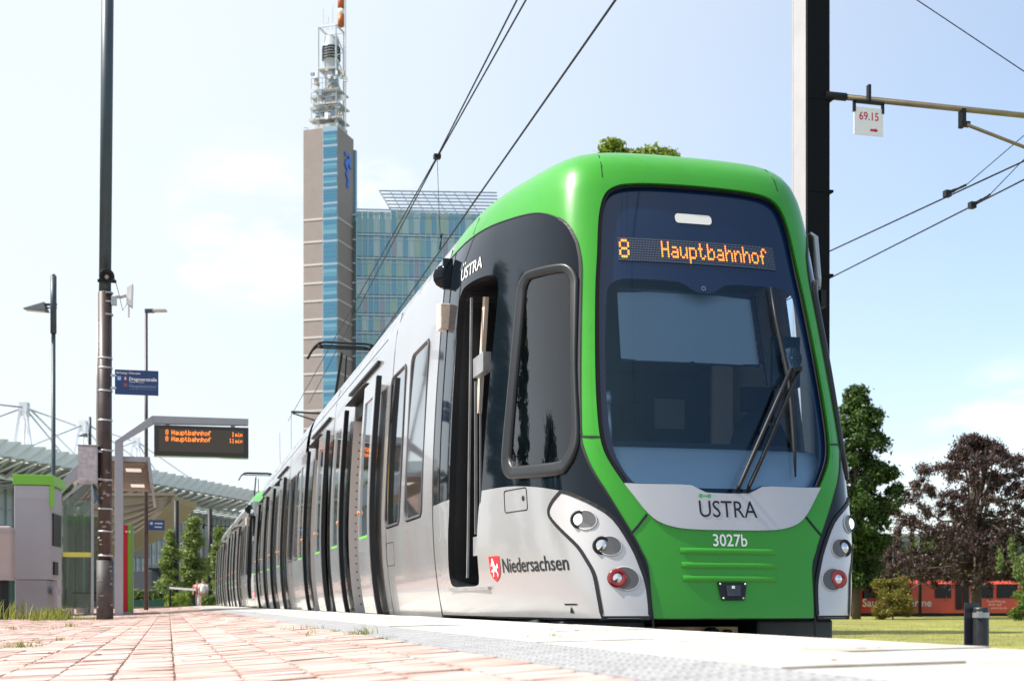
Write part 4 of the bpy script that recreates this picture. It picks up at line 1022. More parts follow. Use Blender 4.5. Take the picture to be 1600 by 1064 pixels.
m=MB(); a=at(1300,150,16.05); e=Vector((a.x+4.6,a.y,a.z)); m.tube([a+Vector((-.1,0,0)),a+Vector((.18,0,0))],.05,8,1); m.tube([a,e],.036,10,0)
bt=at(1502,180,16.5); m.obox(bt+Vector((0,-.02,-.05)),(.025,0,0),(0,.05,0),(0,0,.11),1); m.obox(bt+Vector((.03,-.03,-.12)),(.06,0,0),(0,.03,0),(0,0,.03),1); m.tube([at(1510,195,16.45),at(1600,230,16.8),at(1680,262,17.1)],.022,8,0)
part(m,'bracket_arm',[mat('arm_bronze',(.28,.23,.15),.4,.5,var=.15,vscale=6),M['dark']],MR)
SG=empty('kilometre_sign',at(1357,190,16.0),'white sign reading 69.15 with a red arrow, hung from the mast arm','sign')
def fq(px,py,d,dz=0): return at(px,py,d)
m=MB(); d=15.98
sgm=Vector((1,0,0)); c=at(1357,190.5,d); hw=.192; hh=.165
m.box(c.x-hw,c.x+hw,c.y-.006,c.y+.006,c.z-hh,c.z+hh,0); part(m,'plate',M['white'],SG,bevel=.004)
m=MB(); m.box(c.x-hw-.01,c.x+hw+.01,c.y-.015,c.y+.015,c.z+hh+.045,c.z+hh+.08); m.box(c.x-hw-.01,c.x-hw+.02,c.y-.015,c.y+.015,c.z+hh-.06,c.z+hh+.06); m.box(c.x+hw-.02,c.x+hw+.01,c.y-.015,c.y+.015,c.z+hh-.06,c.z+hh+.06); m.box(c.x-.012,c.x+.02,c.y-.03,c.y+.03,c.z+hh+.08,c.z+hh+.27)
part(m,'hanger',M['dark'],SG)
m=MB(); flat_text(m,'69.15',(c.x-.125,c.y-.008,c.z+.015),(1,0,0),(0,0,1),.255,.095,.012)
m.face([(c.x+.02,c.y-.008,c.z-.115),(c.x+.09,c.y-.008,c.z-.115),(c.x+.09,c.y-.008,c.z-.085),(c.x+.02,c.y-.008,c.z-.085)]); m.face([(c.x+.085,c.y-.008,c.z-.125),(c.x+.125,c.y-.008,c.z-.1),(c.x+.085,c.y-.008,c.z-.075)])
part(m,'sign_lettering',mat('sign_red',(.55,.02,.04),.4),SG)
# bollard
b=gbase(1529,13); b0=b.copy()
BO=empty('bollard',b0,'black bollard with a square plate standing beyond the platform edge','bollard')
m=MB(); m.lathe(b+Vector((.025,0,0)),(0,0,1),[(0,.075),(.98,.075),(1.0,.07),(1.005,.001)],20); part(m,'post',mat('bollard_black',(.012,.014,.018),.45,var=.2,vscale=10),BO)
m=MB(); m.box(b.x-.095,b.x+.07,b.y+.085,b.y+.10,GZ,GZ+1.045); part(m,'back_plate',mat('plate_dark',(.05,.055,.07),.35,.3),BO)
m=MB(); m.lathe(b+Vector((.025,0,.90)),(0,0,1),[(0,.079),(.05,.079)],20); m.obox(b+Vector((-.03,-.06,.93)),(.02,0,0),(0,.02,0),(0,0,.03)); m.tube([b+Vector((-.04,-.06,.9)),b+Vector((.11,-.04,.9))],.01,6); part(m,'clamp_ring',M['steel'],BO)
# far masts by the platform end
for i,(px_,d,ytop,lb,arm) in enumerate(((275.5,80,782,'dark round mast left of the tall slim tree at the platform end',0),(328,86,795,'dark round mast with a side arm next to the far tram end',1))):
    b=gbase(px_,d); H=(942-ytop)/2100*d+.11-GZ
    r=empty('catenary_mast',b,lb,'mast','dark masts at the platform end'); m=MB(); m.tube([b,b+Vector((0,0,H))],.15,12); part(m,'column',M['dark'],r)
    if arm: m=MB(); p=at(318,820,d); q=at(366,823,d); m.tube([p,q],.04,6); m.tube([at(318,816,d),at(318,826,d)],.08,6); part(m,'bracket_arm',M['dark'],r)
b=Vector((8.0,46.5,GZ)); r=mast(tuple(b),8.2,.2,.25,'dark catenary mast far along the track, its arm reaching above the tram roof','far masts')
m=MB(); a=at(455,643,46); m.tube([a,Vector((8.0,a.y,a.z-.1))],.04,6); m.tube([a+Vector((.05,0,-.05)),Vector((8.0,a.y,a.z-1.2))],.03,6); part(m,'bracket_arm',M['dark'],r)
# ------------------------------------------------------------------ platform furniture (left)
pb=mat('pole_brown',(.045,.030,.028),.45,.1,var=.35,vscale=5); pblue=mat('pole_blue_grey',(.035,.055,.07),.45,.1,var=.15,vscale=3); lg=mat('furniture_grey',(.30,.30,.335),.45,.05,var=.05,vscale=2)
blue=mat('sign_blue',(.008,.035,.13),.35)
base=gpt(164,967.5); D0=base.x*SA+base.y*CA
px=lambda x,y,dd=0: at(x,y,D0+dd)
PO=empty('lamp_post',base,'tall dark brown pole with loudspeaker, antenna and blue sign on the platform','pole')
r_=.5*21/2100*D0
m=MB(); z0=base.z; m.tube([base,base+Vector((0,0,.85))],r_*1.22,20,2); m.tube([base+Vector((0,0,.8)),base+Vector((0,0,4.7))],r_,20,0); m.tube([base+Vector((0.0,0,4.68)),base+Vector((.05,0,10.5))],r_*.88,20,1)
part(m,'shaft',[pb,pblue,mat('pole_foot',(.05,.045,.045),.6,var=.5,vscale=9)],PO)
m=MB()
for y in (560,575,611,657,704,750,795,830,868,927): 
    p=px(165,y); z=p.z; m=MB(); m.lathe((base.x+(.004),base.y,z),(0,0,1),[(-.012,r_*.9),(-.012,r_*1.06),(.012,r_*1.06),(.012,r_*.9)],18); part(m,'strap_band',M['steel'],PO)
for y in (458,472,492): 
    z=px(165,y).z; m=MB(); m.lathe((base.x+.02,base.y,z),(0,0,1),[(-.012,r_*.85),(-.012,r_*1.0),(.012,r_*1.0),(.012,r_*.85)],18); part(m,'strap_band',M['steel'],PO)
m=MB(); m.tube([base+Vector((-r_*1.1,0,2.2)),base+Vector((-r_*1.05,0,4.3))],.018,6)
part(m,'side_conduit',M['steel'],PO)
m=MB(); rr=random.Random(4)
for i in range(34):
    z=rr.uniform(.05,2.2); a=rr.uniform(-2.6,-.6); w_=rr.uniform(.012,.035); h_=rr.uniform(.008,.022)
    rad=(r_*1.22 if z<.83 else r_)+.0022; c=base+Vector((math.cos(a)*rad,math.sin(a)*rad,z)); t=Vector((-math.sin(a),math.cos(a),0)); 
    m.face([c-t*w_-UP*h_,c+t*w_-UP*h_*rr.uniform(.2,1),c+t*w_*rr.uniform(.4,1)+UP*h_,c-t*w_+UP*h_*rr.uniform(.3,1)])
part(m,'sticker_remnant',mat('paper_scrap',(.22,.19,.18),.9,var=.4,vscale=30),PO)
m=MB(); c=px(167.5,437)+Vector((.0,-r_-.06,0)); m.lathe(c,(.05,-1,-.12),[(-.10,.035),(-.05,.05),(.0,.078),(.07,.105),(.10,.108),(.10,.095),(.04,.06),(.02,.03),(.05,.02),(.055,.001)],20,0,mis=[0,0,0,0,0,0,0,1,1]); m.box(c.x-.13,c.x+.13,c.y+.06,c.y+.09,c.z-.06,c.z-.02,0)
HS=empty('loudspeaker',c,'round dark horn loudspeaker strapped to the tall brown pole','loudspeaker'); part(m,'horn',[M['dark'],mat('horn_core',(.5,.42,.38),.5)],HS)
c=px(203,462); AN=empty('antenna',c,'white flat panel antenna on a bracket beside the tall brown pole','antenna')
m=MB(); m.hexa([c+Vector(v) for v in ((-.05,-.05,-.12),(.02,-.08,-.17),(.04,.12,-.17),(-.03,.12,-.12),(-.05,-.05,.12),(.035,-.08,.17),(.05,.12,.17),(-.03,.12,.12))],0); m.obox(c+Vector((-.015,0,-.23)),(.012,0,0),(0,.05,0),(0,0,.08),0); part(m,'panel',mat('antenna_white',(.62,.62,.64),.4),AN,bevel=.008)
m=MB(); q=px(176,466); m.tube([q,q+Vector((.06,0,.02)),q+Vector((.12,0,.02)),c+Vector((-.04,0,0))],.022,8); m.obox(q+Vector((.02,0,-.04)),(.04,0,0),(0,.04,0),(0,0,.06)); m.tube([c+Vector((-.03,0,-.1)),c+Vector((-.1,0,-.22)),q+Vector((.08,0,.1)),q+Vector((.02,0,.3))],.006,5); part(m,'bracket',M['steel'],AN)
a=px(179.5,577); b=px(247.5,616)
SGN=empty('direction_sign',(a+b)/2,'blue direction sign for Dragonerstraße fixed to the tall brown pole','sign')
y_=a.y; m=MB(); m.box(a.x,b.x,y_-.012,y_+.012,b.z,a.z); part(m,'plate',blue,SGN,bevel=.006)
wd=b.x-a.x; hg=a.z-b.z; P2=lambda u,v:(a.x+u*wd,y_-.015,a.z-v*hg)
ex,ez=(1,0,0),(0,0,1)
m=MB(); flat_text(m,'Richtung / Direction',P2(.04,.17),ex,ez,wd*.54,hg*.085,.006); flat_text(m,'Dragonerstraße',P2(.33,.43),ex,ez,wd*.63,hg*.135,.015); flat_text(m,'Hannover Messe/Nord',P2(.33,.51),ex,ez,wd*.34,hg*.05,.0); 
part(m,'sign_lettering',M['white'],SGN)
m=MB(); flat_text(m,'Hauptbahnhof',P2(.33,.70),ex,ez,wd*.62,hg*.12,.01); m.face([P2(.33,.775),P2(.95,.775),P2(.95,.765),P2(.33,.765)]); part(m,'faded_lettering',mat('faded_text',(.20,.24,.36),.5),SGN)
m=MB(); m.face([P2(.05,.44),P2(.15,.44),P2(.15,.26),P2(.05,.26)],0); m.face([P2(.19,.44),P2(.29,.44),P2(.29,.26),P2(.19,.26)],1); m.face([P2(.19,.70),P2(.29,.70),P2(.29,.52),P2(.19,.52)],1)
P2=lambda u,v:(a.x+u*wd,y_-.018,a.z-v*hg)
flat_text(m,'U',P2(.072,.41),ex,ez,wd*.055,hg*.11,.03,2); flat_text(m,'8',P2(.22,.41),ex,ez,wd*.04,hg*.11,.02,2); flat_text(m,'18',P2(.205,.67),ex,ez,wd*.07,hg*.11,.0,3)
part(m,'line_badge',[mat('badge_blue',(.05,.25,.6),.4),mat('badge_maroon',(.13,.02,.06),.4),M['white'],mat('badge_grey',(.25,.15,.22),.5)],SGN)
m=MB(); 
for z in (.25,.75): m.box(a.x-.06,a.x+.02,y_-.02,y_+.02,b.z+hg*z-.015,b.z+hg*z+.015)
part(m,'clamp',M['steel'],SGN)
a=px(122.5,697,-.2); b=px(152.5,755,-.2); CB=empty('switch_cabinet',(a+b)/2,'small weathered grey metal box mounted on the left of the tall brown pole','cabinet')
m=MB(); m.box(a.x,b.x,a.y-.09,a.y+.12,b.z,a.z); part(m,'housing',mat('weathered_grey',(.33,.32,.33),.6,.2,var=.3,vscale=14),CB,bevel=.008)
m=MB(); m.box(a.x+.0,b.x-.012,a.y-.096,a.y-.092,b.z+.035,a.z-.02); m.box(a.x-.008,b.x+.008,a.y-.10,a.y+.12,a.z+.003,a.z+.015); m.box(b.x,b.x+.06,a.y-.02,a.y+.02,a.z-.08,a.z-.05); m.box(b.x,b.x+.06,a.y-.02,a.y+.02,b.z+.05,b.z+.08); part(m,'lid',mat('lid_grey',(.38,.36,.38),.5,.2,var=.3,vscale=16),CB)
m=MB(); m.tube([px(146,757,-.1),px(149,772,-.1),px(156,790,-.1)],.016,8); part(m,'conduit',mat('conduit_blue',(.03,.09,.14),.5),CB)
# ticket machine
d=20.5; a=at(22,741,d); b=at(77.5,966,d)
TM=empty('ticket_machine',Vector(((a.x+b.x)/2,a.y+.2,pz(a.x))),'grey ticket machine with a lime green top on the platform','ticket machine')
x0,x1=a.x,b.x; y0=a.y; zb=pz(x0)-.01; zt=a.z; dp=.95; sk=.10
def tbox(m,xa,xb,ya,yb,za,zb_,mi=0):
    k=lambda x,y:(x+(y-y0)*sk,y)
    m.hexa([(*k(xa,ya),za),(*k(xb,ya),za),(*k(xb,yb),za),(*k(xa,yb),za),(*k(xa,ya),zb_),(*k(xb,ya),zb_),(*k(xb,yb),zb_),(*k(xa,yb),zb_)],mi)
zk=at(0,905,d).z; zg=at(0,757,d).z
m=MB(); tbox(m,x0,x1,y0,y0+dp,zk,zg); part(m,'body',lg,TM,bevel=.012)
m=MB(); tbox(m,x0+.01,x1-.06,y0+.012,y0+dp-.02,zb,zk-.004); part(m,'plinth',mat('plinth_grey',(.24,.24,.27),.5,var=.06),TM,bevel=.008)
m=MB(); tbox(m,x0-.015,x1+.05,y0-.03,y0+dp+.05,zg+.004,zt); tbox(m,x1-.004,x1+.05,y0-.03,y0+.05,zg-.34,zg+.003); part(m,'top_cover',mat('machine_lime',(.15,.42,.03),.4),TM,bevel=.006)
m=MB(); tbox(m,x0+.012,x1-.012,y0-.004,y0-.001,zg-.20,zg-.008); m2=lg; part(m,'header_panel',mat('header_grey',(.33,.33,.37),.4),TM)
m=MB()
tbox(m,x1+.003,x1+.02,y0+.15,y0+.8,1.0,1.5,0); tbox(m,x1+.003,x1+.03,y0+.2,y0+.5,.55,.75,0); tbox(m,x1+.003,x1+.05,y0+.15,y0+.7,.25,.35,1)
part(m,'screen_panel',[M['dark'],lg],TM)
# beige cabinet at the picture edge, dark fence behind
a=at(-14,821,19.5); b=at(17,906,19.5); KB=empty('waste_cabinet',Vector(((a.x+b.x)/2,a.y,pz(a.x))),'beige metal box with a rounded lid cut by the left picture edge','cabinet')
m=MB(); m.box(a.x,b.x,a.y,a.y+.5,b.z,a.z); part(m,'housing',mat('beige_metal',(.34,.29,.28),.5,var=.06),KB,bevel=.03)
m=MB(); m.box(a.x-.01,b.x+.01,a.y-.012,a.y+.51,a.z-.09,a.z-.075); part(m,'trim',lg,KB); m=MB(); m.box(a.x-.01,b.x+.012,a.y-.015,a.y+.51,b.z+.01,b.z+.04); part(m,'trim',lg,KB)
m=MB(); m.box(a.x+.1,a.x+.16,a.y+.2,a.y+.26,pz(a.x)-.02,b.z); m.box(b.x-.12,b.x-.06,a.y+.2,a.y+.26,pz(a.x)-.02,b.z); part(m,'leg',M['dark'],KB)
fm=mat('fence_green',(.008,.06,.045),.6)
d=31; FE=empty('fence',at(40,942,d),'dark green slatted fence behind the ticket machine','fence')
m=MB(); n=0
for k in range(24):
    p=at(-20+k*5.0,866,d); m.box(p.x-.032,p.x+.032,p.y,p.y+.02,-.2,p.z)
part(m,'slat_panel',fm,FE)
m=MB()
for z in (.1,.6,1.15): p=at(-22,900,d); q=at(98,900,d); m.bar((p.x,p.y+.04,z),(q.x,q.y+.04,z),.03,.04)
part(m,'rail',fm,FE)
# shelter
SH=empty('tram_shelter',Vector((-1.6,30.5,pz(-1.6))),'glass tram shelter with grey frame and wooden ceiling behind the tall brown pole','shelter')
Xb,Xf,Ya,Yb=-2.08,-.42,27.2,34.0; zr=2.86; zf=pz(-2)
m=MB()
for yy in (Ya,(Ya+Yb)/2,Yb):
    m=MB(); m.bar((Xb,yy,zf),(Xb,yy,2.28),.16,.16,up=(0,1,0)); m.bar((Xb-.0,yy,2.25),(Xb+.55,yy,zr-.02),.16,.16,up=(0,1,0)); part(m,'frame_post',lg,SH)
m=MB(); m.box(Xb+.42,Xf,Ya-.05,Yb+.05,zr,zr+.1); m.hexa([(Xf-.05,Ya-.05,zr-.45),(Xf+.12,Ya-.05,zr-.45),(Xf+.12,Yb,zr-.45),(Xf-.05,Yb,zr-.45),(Xf-.12,Ya-.05,zr+.1),(Xf,Ya-.05,zr+.1),(Xf,Yb,zr+.1),(Xf-.12,Yb,zr+.1)]) if 0 else m.hexa([(Xf+.06,Ya-.05,zr-.42),(Xf+.12,Ya-.05,zr-.42),(Xf+.12,Yb,zr-.42),(Xf+.06,Yb,zr-.42),(Xf+.003,Ya-.05,zr+.1),(Xf+.06,Ya-.05,zr+.1),(Xf+.06,Yb,zr+.1),(Xf+.003,Yb,zr+.1)])
rf=part(m,'roof',lg,SH)
m=MB(); n=12
for k in range(n):
    y=Ya+(Yb-Ya)*k/n; m.box(Xb+.45,Xf-.02,y+.02,y+(Yb-Ya)/n-.02,zr-.03,zr-.004)
part(m,'ceiling_board',mat('wood_ceiling',(.30,.21,.15),.6,var=.15,vscale=4),rf)
m=MB(); m.box(-.85,-.55,28.2,28.8,zr-.045,zr-.031); m.box(-.85,-.55,31.9,32.6,zr-.045,zr-.031); part(m,'ceiling_light',mat('ceiling_panel',(.8,.75,.7),.5,emit=(1,.9,.8),es=.25),rf)
m=MB(); m.box(Xb-.01,Xb+.01,Ya+.1,Yb-.1,zf+.15,2.2); m.hexa([(Xb+.0,Ya+.1,2.28),(Xb+.015,Ya+.1,2.27),(Xb+.015,Yb-.1,2.27),(Xb,Yb-.1,2.28),(Xb+.45,Ya+.1,zr-.05),(Xb+.46,Ya+.1,zr-.06),(Xb+.46,Yb-.1,zr-.06),(Xb+.45,Yb-.1,zr-.05)]); m.box(Xb+.1,Xb+.62,Ya-.008,Ya+.008,zf+.15,2.1); m.box(Xb+.1,Xb+.75,Yb-.008,Yb+.008,zf+.15,2.2)
part(m,'glass_pane',glass_mat('shelter_glass',(.62,.72,.66),1.5,body=.12,bodycol=(.3,.36,.3)),SH)
m=MB(); m.box(Xb+.62,Xb+.67,Ya-.03,Ya+.03,zf,2.4); m.box(Xb+.1,Xb+.62,Ya-.014,Ya-.009,1.0,1.09,1); m.bar((Xb+.09,Ya,2.1),(Xb+.62,Ya,2.55),.05,.05); part(m,'glazing_bar',[lg,mat('yellow_stripe',(.55,.50,.08),.6)],SH)
BN=empty('bench',Vector((Xb+.42,29.5,zf)),'small dark bench under the glass shelter','bench')
m=MB(); m.box(Xb+.18,Xb+.68,28.6,30.4,.30,.335); part(m,'seat',M['dark'],BN)
m=MB(); m.box(Xb+.38,Xb+.46,28.9,29.0,zf,.30); m.box(Xb+.38,Xb+.46,30.0,30.1,zf,.30); part(m,'leg',M['steel'],BN)
# departure display
d=26; p0=gpt(186,961); dd=p0.x*SA+p0.y*CA
DP=empty('departure_display',p0,'orange departure display hung from a bent grey post','display')
yy=p0.y; zA=at(186,690,dd).z; zB=at(232,655,dd).z; xB=p0.x+.62; 
xE=1.52
m=MB(); w_=.155
m.box(p0.x-w_/2,p0.x+w_/2,yy-w_/2,yy+w_/2,pz(p0.x)-.01,zA); 
m.prism([(p0.x-w_/2,yy-w_/2,zA+.002),(p0.x+w_/2,yy-w_/2,zA+.002),(xB+.03,yy-w_/2,zB-.07),(xB+.0,yy-w_/2,zB+.085)],(0,w_,0))
m.hexa([(xB+.032,yy-w_/2,zB-.07),(xE,yy-w_/2,zB-.045),(xE,yy+w_/2,zB-.045),(xB+.032,yy+w_/2,zB-.07),(xB+.002,yy-w_/2,zB+.085),(xE,yy-w_/2,zB+.085),(xE,yy+w_/2,zB+.085),(xB+.002,yy+w_/2,zB+.085)])
part(m,'post',lg,DP,bevel=.006)
zT=at(300,667,dd+.4).z; zL=at(300,714,dd+.4).z; xa=xE-1.80
m=MB(); m.box(xa,xE,yy-.11,yy+.11,zL,zT,0); m.box(xa+.09,xE-.09,yy-.116,yy-.112,zL+.08,zT-.07,1); m.box(xa,xE,yy-.112,yy+.112,zL-.012,zL-.002,2); 
for x in (xa+.25,xE-.3): m.box(x-.04,x+.04,yy-.04,yy+.04,zT,zB-.03,3)
cs=part(m,'display_case',[mat('case_brown',(.028,.022,.02),.5),mat('display_brown',(.06,.045,.03),.35),M['green'],lg],DP)
m=MB(); f=lambda v:0
def ledrow(txt,x,z,cw,ch):
    m=MB()
    for (a_,b_) in led(txt,x,z,cw,ch): m.box(a_-cw*.42,a_+cw*.42,yy-.122,yy-.118,b_-ch*.46,b_+ch*.46)
    part(m,'departure_lettering',M['orange'],cs)
cw=.0105; ch=.0135; z1=zT-.185; z2=z1-.125
ledrow('8',xa+.215,z1,cw,ch); ledrow('Hauptbahnhof',xa+.33,z1,cw,ch); ledrow('1',xE-.32,z1,cw*.8,ch*.9); ledrow('min',xE-.255,z1,cw*.75,ch*.8)
ledrow('8',xa+.215,z2,cw,ch); ledrow('Hauptbahnhof',xa+.33,z2,cw,ch); ledrow('11',xE-.37,z2,cw*.8,ch*.9); ledrow('min',xE-.255,z2,cw*.75,ch*.8)
# info pillar
p=gpt(200,960); IP=empty('info_pillar',p,'slim red and lime green information pillar beside the display post','pillar')
zt=at(200,820,p.x*SA+p.y*CA).z; zz=pz(p.x)
m=MB(); m.box(p.x-.095,p.x-.002,p.y,p.y+.35,zz+.06,zt); part(m,'red_panel',mat('pillar_red',(.55,.01,.02),.4),IP)
m=MB(); m.box(p.x+.0,p.x+.085,p.y,p.y+.35,zz+.06,zt); part(m,'green_panel',mat('pillar_green',(.16,.42,.02),.4),IP)
m=MB(); m.box(p.x-.10,p.x+.10,p.y-.01,p.y+.36,zz-.01,zz+.058); m.box(p.x+.088,p.x+.10,p.y,p.y+.35,zz+.06,zt); part(m,'base',lg,IP)
m=MB()
for q in (-.03,.03): m.lathe((p.x+q,p.y-.001,zt-.13),(0,-1,0),[(0,.022),(.003,.022),(.0031,.012),(0.0032,.001)],12)
part(m,'emblem',M['white'],IP)
# thin lamp pole, left lamp pole, small far lamp
p=gpt(228.5,952.5); d=p.x*SA+p.y*CA; LP=empty('street_lamp',p,'thin brown lamp pole with a flat lamp pointing right, behind the display post','street lamp','street lamps by the platform')
zt=at(228,487,d).z
m=MB(); m.tube([p,p+Vector((0,0,zt-p.z))],.075,10,r2=.05); part(m,'pole',[pb],LP)
m=MB(); q=at(227,486,d); e=at(260,485.5,d); m.bar(q,q+(e-q)*.4,.16,.12); m.bar(q+(e-q)*.38,e,.22,.07,mi=1); part(m,'lamp_head',[pblue,mat('lamp_pale',(.45,.38,.33),.4)],LP)
a=at(232,812,d-.2); b=at(257,828,d-.2); m=MB(); m.box(a.x,b.x,a.y-.01,a.y+.01,b.z,a.z)
NS=empty('platform_sign',(a+b)/2,'small far blue sign on the thin brown lamp pole','sign'); part(m,'plate',blue,NS)
m=MB(); 
for k,(u,w2) in enumerate(((.38,.5),(.38,.45))): 
    zz_=a.z-(a.z-b.z)*(.4+.35*k); m.box(a.x+(b.x-a.x)*u,a.x+(b.x-a.x)*(u+w2),a.y-.014,a.y-.011,zz_,zz_+.045)
m.box(a.x+.05,a.x+.14,a.y-.014,a.y-.011,a.z-.16,a.z-.07); part(m,'sign_lettering',mat('dim_white',(.4,.45,.55),.5),NS)
def big_lamp(px_,ytop,d,lb,yh,hx0,hx1,w,ysl):
    b=gbase(px_,d); r=empty('street_lamp',b,lb,'street lamp','street lamps by the platform'); s=d/2100
    zt=at(px_,ytop,d).z; zs=at(px_,ysl,d).z; m=MB(); m.tube([b,Vector((b.x,b.y,zs))],w*.34*s,12); m.tube([Vector((b.x,b.y,zs)),Vector((b.x,b.y,zt))],w*.5*s,12); m.tube([Vector((b.x,b.y,zt)),Vector((b.x,b.y,zt+.05))],w*.28*s,10); part(m,'pole',pblue,r)
    L_=(hx1-hx0)*s; c=at(hx1,yh,d); m=MB()
    o=lambda u,v,t:tuple(c-RGT*(L_*u)+UP*(L_*v)+FWD*(t*L_*.28))
    m.hexa([o(1,-.22,-1),o(0.05,-.30,-1),o(.05,-.30,1),o(1,-.22,1),o(.97,-.17,-.8),o(.15,.08,-.6),o(.15,.08,.6),o(.97,-.17,.8)],0); m.face([o(.95,-.235,-.8),o(.12,-.312,-.8),o(.12,-.312,.8),o(.95,-.235,.8)],1)
    m.bar(c-RGT*(.12*L_),c+RGT*(.35*L_),.06*L_,.1*L_); m.bar(c-RGT*(.12*L_)-UP*(.14*L_),c+RGT*(.35*L_)-UP*(.14*L_),.05*L_,.05*L_); part(m,'lamp_head',[pblue,mat('lamp_glass',(.55,.5,.46),.3)],r)
big_lamp(83.5,431,45,'tall blue grey lamp pole with a wedge lamp pointing left, far left',476,39,76,9.5,521)
big_lamp(140.5,652,82,'small far lamp pole showing beside the white roof pylon',678,122,137,4.6,700)
# platform end: rail, fence, hedge, kiosk, people
d=61; m=MB(); a=at(265,918,d); b=at(306,921,d)
RL=empty('railing',Vector((a.x,a.y,-.14)),'pale horizontal barrier rail at the far end of the platform','railing')
m.bar(a,b,.1,.09); part(m,'bar',M['white'],RL)
m=MB()
for x in (266,304): q=at(x,920,d); m.bar((q.x,q.y+.06,-.2),(q.x,q.y+.06,q.z),.08,.08)
part(m,'post',M['dark'],RL)
d=64; m=MB(); a=at(206,937,d); b=at(256,937,d); m.bar((a.x,a.y,-.33),(b.x,b.y,-.33),.05,1.2); tag(m.build('hoarding',mat('hoarding_green',(.006,.07,.05),.6,var=.1)),'dark green hoarding below the pale hedge at the platform end','fence')
b=at(232,942,66); b.z=GZ
tree('hedge',b,1.8,'pale leafy hedge above the dark green hoarding',lf_will,[(at(206+k*2.2,932+4*math.sin(k*2.1),66),.3,.3,.28,120) for k in range(24)],.04,.08,cat='hedge',z0=.1)
d=88; a=at(196,892,d); b=at(262,940,d); KI=empty('kiosk',Vector(((a.x+b.x)/2,a.y,GZ)),'low dark grey kiosk with a flat roof beyond the platform end','kiosk')
kg=mat('kiosk_grey',(.09,.095,.11),.6,var=.1); m=MB(); c=(a+b)/2; c.z=(a.z+GZ)/2; m.obox(c+FWD*2,RGT*1.38,FWD*2,UP*((a.z-GZ)/2)); part(m,'wall',kg,KI)
m=MB(); q=at(247,888,d-2); m.obox(q+FWD*2.5,RGT*.85,FWD*2.4,UP*.06); part(m,'roof',M['dark'],KI)
m=MB(); q=at(243,912,d); m.obox(q-FWD*.03,RGT*.25,FWD*.02,UP*.9); part(m,'door',M['under'],KI)
def person(px_,d,H,shirt,legs,label,ph):
    b=at(px_,942,d); b.z=-.30; s=H/1.75
    r=empty('person',b,label,'person','people walking beyond the platform end')
    skin=mat('skin',(.45,.28,.2),.6); hair=mat('hair',(.08,.05,.03),.8)
    m=MB()
    rg=RGT
    # one continuous skinned body
    J={'pel':(0,0,.95),'che':(0,0,1.28),'nk':(0,0,1.48),'hd':(0,-.01,1.58),'top':(0,0,1.70),
       'hl':(-.09,0,.90),'kl':(-.10,-.04*ph,.50),'al':(-.10,.10*ph,.08),'fl':(-.10,-.06+.1*ph,.03),'hr':(.09,0,.90),'kr':(.10,-.06,.50),'ar':(.10,-.10*ph,.08),'fr':(.10,-.22*ph,.03),
       'sl':(-.18,0,1.42),'el':(-.23,.02,1.14),'wl':(-.22,-.08,.90),'sr':(.18,0,1.42),'er':(.23,.03,1.14),'wr':(.22,-.10,.92)}
    E=[('pel','che'),('che','nk'),('nk','hd'),('hd','top'),('pel','hl'),('hl','kl'),('kl','al'),('al','fl'),('pel','hr'),('hr','kr'),('kr','ar'),('ar','fr'),('che','sl'),('sl','el'),('el','wl'),('che','sr'),('sr','er'),('er','wr')]
    Rd={'pel':.15,'che':.16,'nk':.06,'hd':.095,'top':.07,'hl':.10,'kl':.065,'al':.045,'fl':.04,'hr':.10,'kr':.065,'ar':.045,'fr':.04,'sl':.07,'el':.048,'wl':.035,'sr':.07,'er':.048,'wr':.035}
    ks=list(J); me=bpy.data.meshes.new('body'); me.from_pydata([tuple((rg*J[k][0]+FWD*J[k][1]+UP*J[k][2])*s) for k in ks],[(ks.index(a),ks.index(b)) for a,b in E],[])
    o=bpy.data.objects.new('body',me); COL.objects.link(o); o.parent=r; o.modifiers.new('skin','SKIN'); sv=me.skin_vertices[0].data
    for i,k in enumerate(ks): sv[i].radius=(Rd[k]*s,Rd[k]*s); sv[i].use_root=(k=='pel')
    md=o.modifiers.new('sub','SUBSURF'); md.levels=1; md.render_levels=1
    me.materials.append(skin)
    def sleeve(mb,pts,rad): mb.tube([b+(rg*p[0]+FWD*p[1]+UP*p[2])*s for p in pts],[q*s for q in rad],12)
    mb=MB(); sleeve(mb,[J['pel'],(0,0,1.1),J['che'],(0,0,1.43)],[.165,.16,.18,.12])
    for k in ('l','r'): sleeve(mb,[J['s'+k],J['e'+k]],[.085,.065])
    part(mb,'shirt',shirt,r)
    mb=MB(); 
    for k in ('l','r'): sleeve(mb,[(J['h'+k][0],0,1.0),J['h'+k],J['k'+k],J['a'+k]],[.12,.115,.085,.065])
    part(mb,'trousers',legs,r)
    mb=MB(); mb.lathe(b+(UP*1.66+FWD*.03)*s,(0,0,1),[(-.10,.09*s),(0,.115*s),(.06,.09*s),(.095,.001)],12); part(mb,'hair',hair,r)
pk=mat('cloth_red',(.40,.08,.08),.8); wh=mat('cloth_white',(.6,.58,.57),.8)
person(308.5,76,1.72,pk,wh,'person in a red top and white trousers walking beyond the platform end',1)
person(317.5,75,1.78,wh,mat('cloth_coral',(.5,.16,.14),.8),'person in a white top and coral trousers walking beyond the platform end',-1)
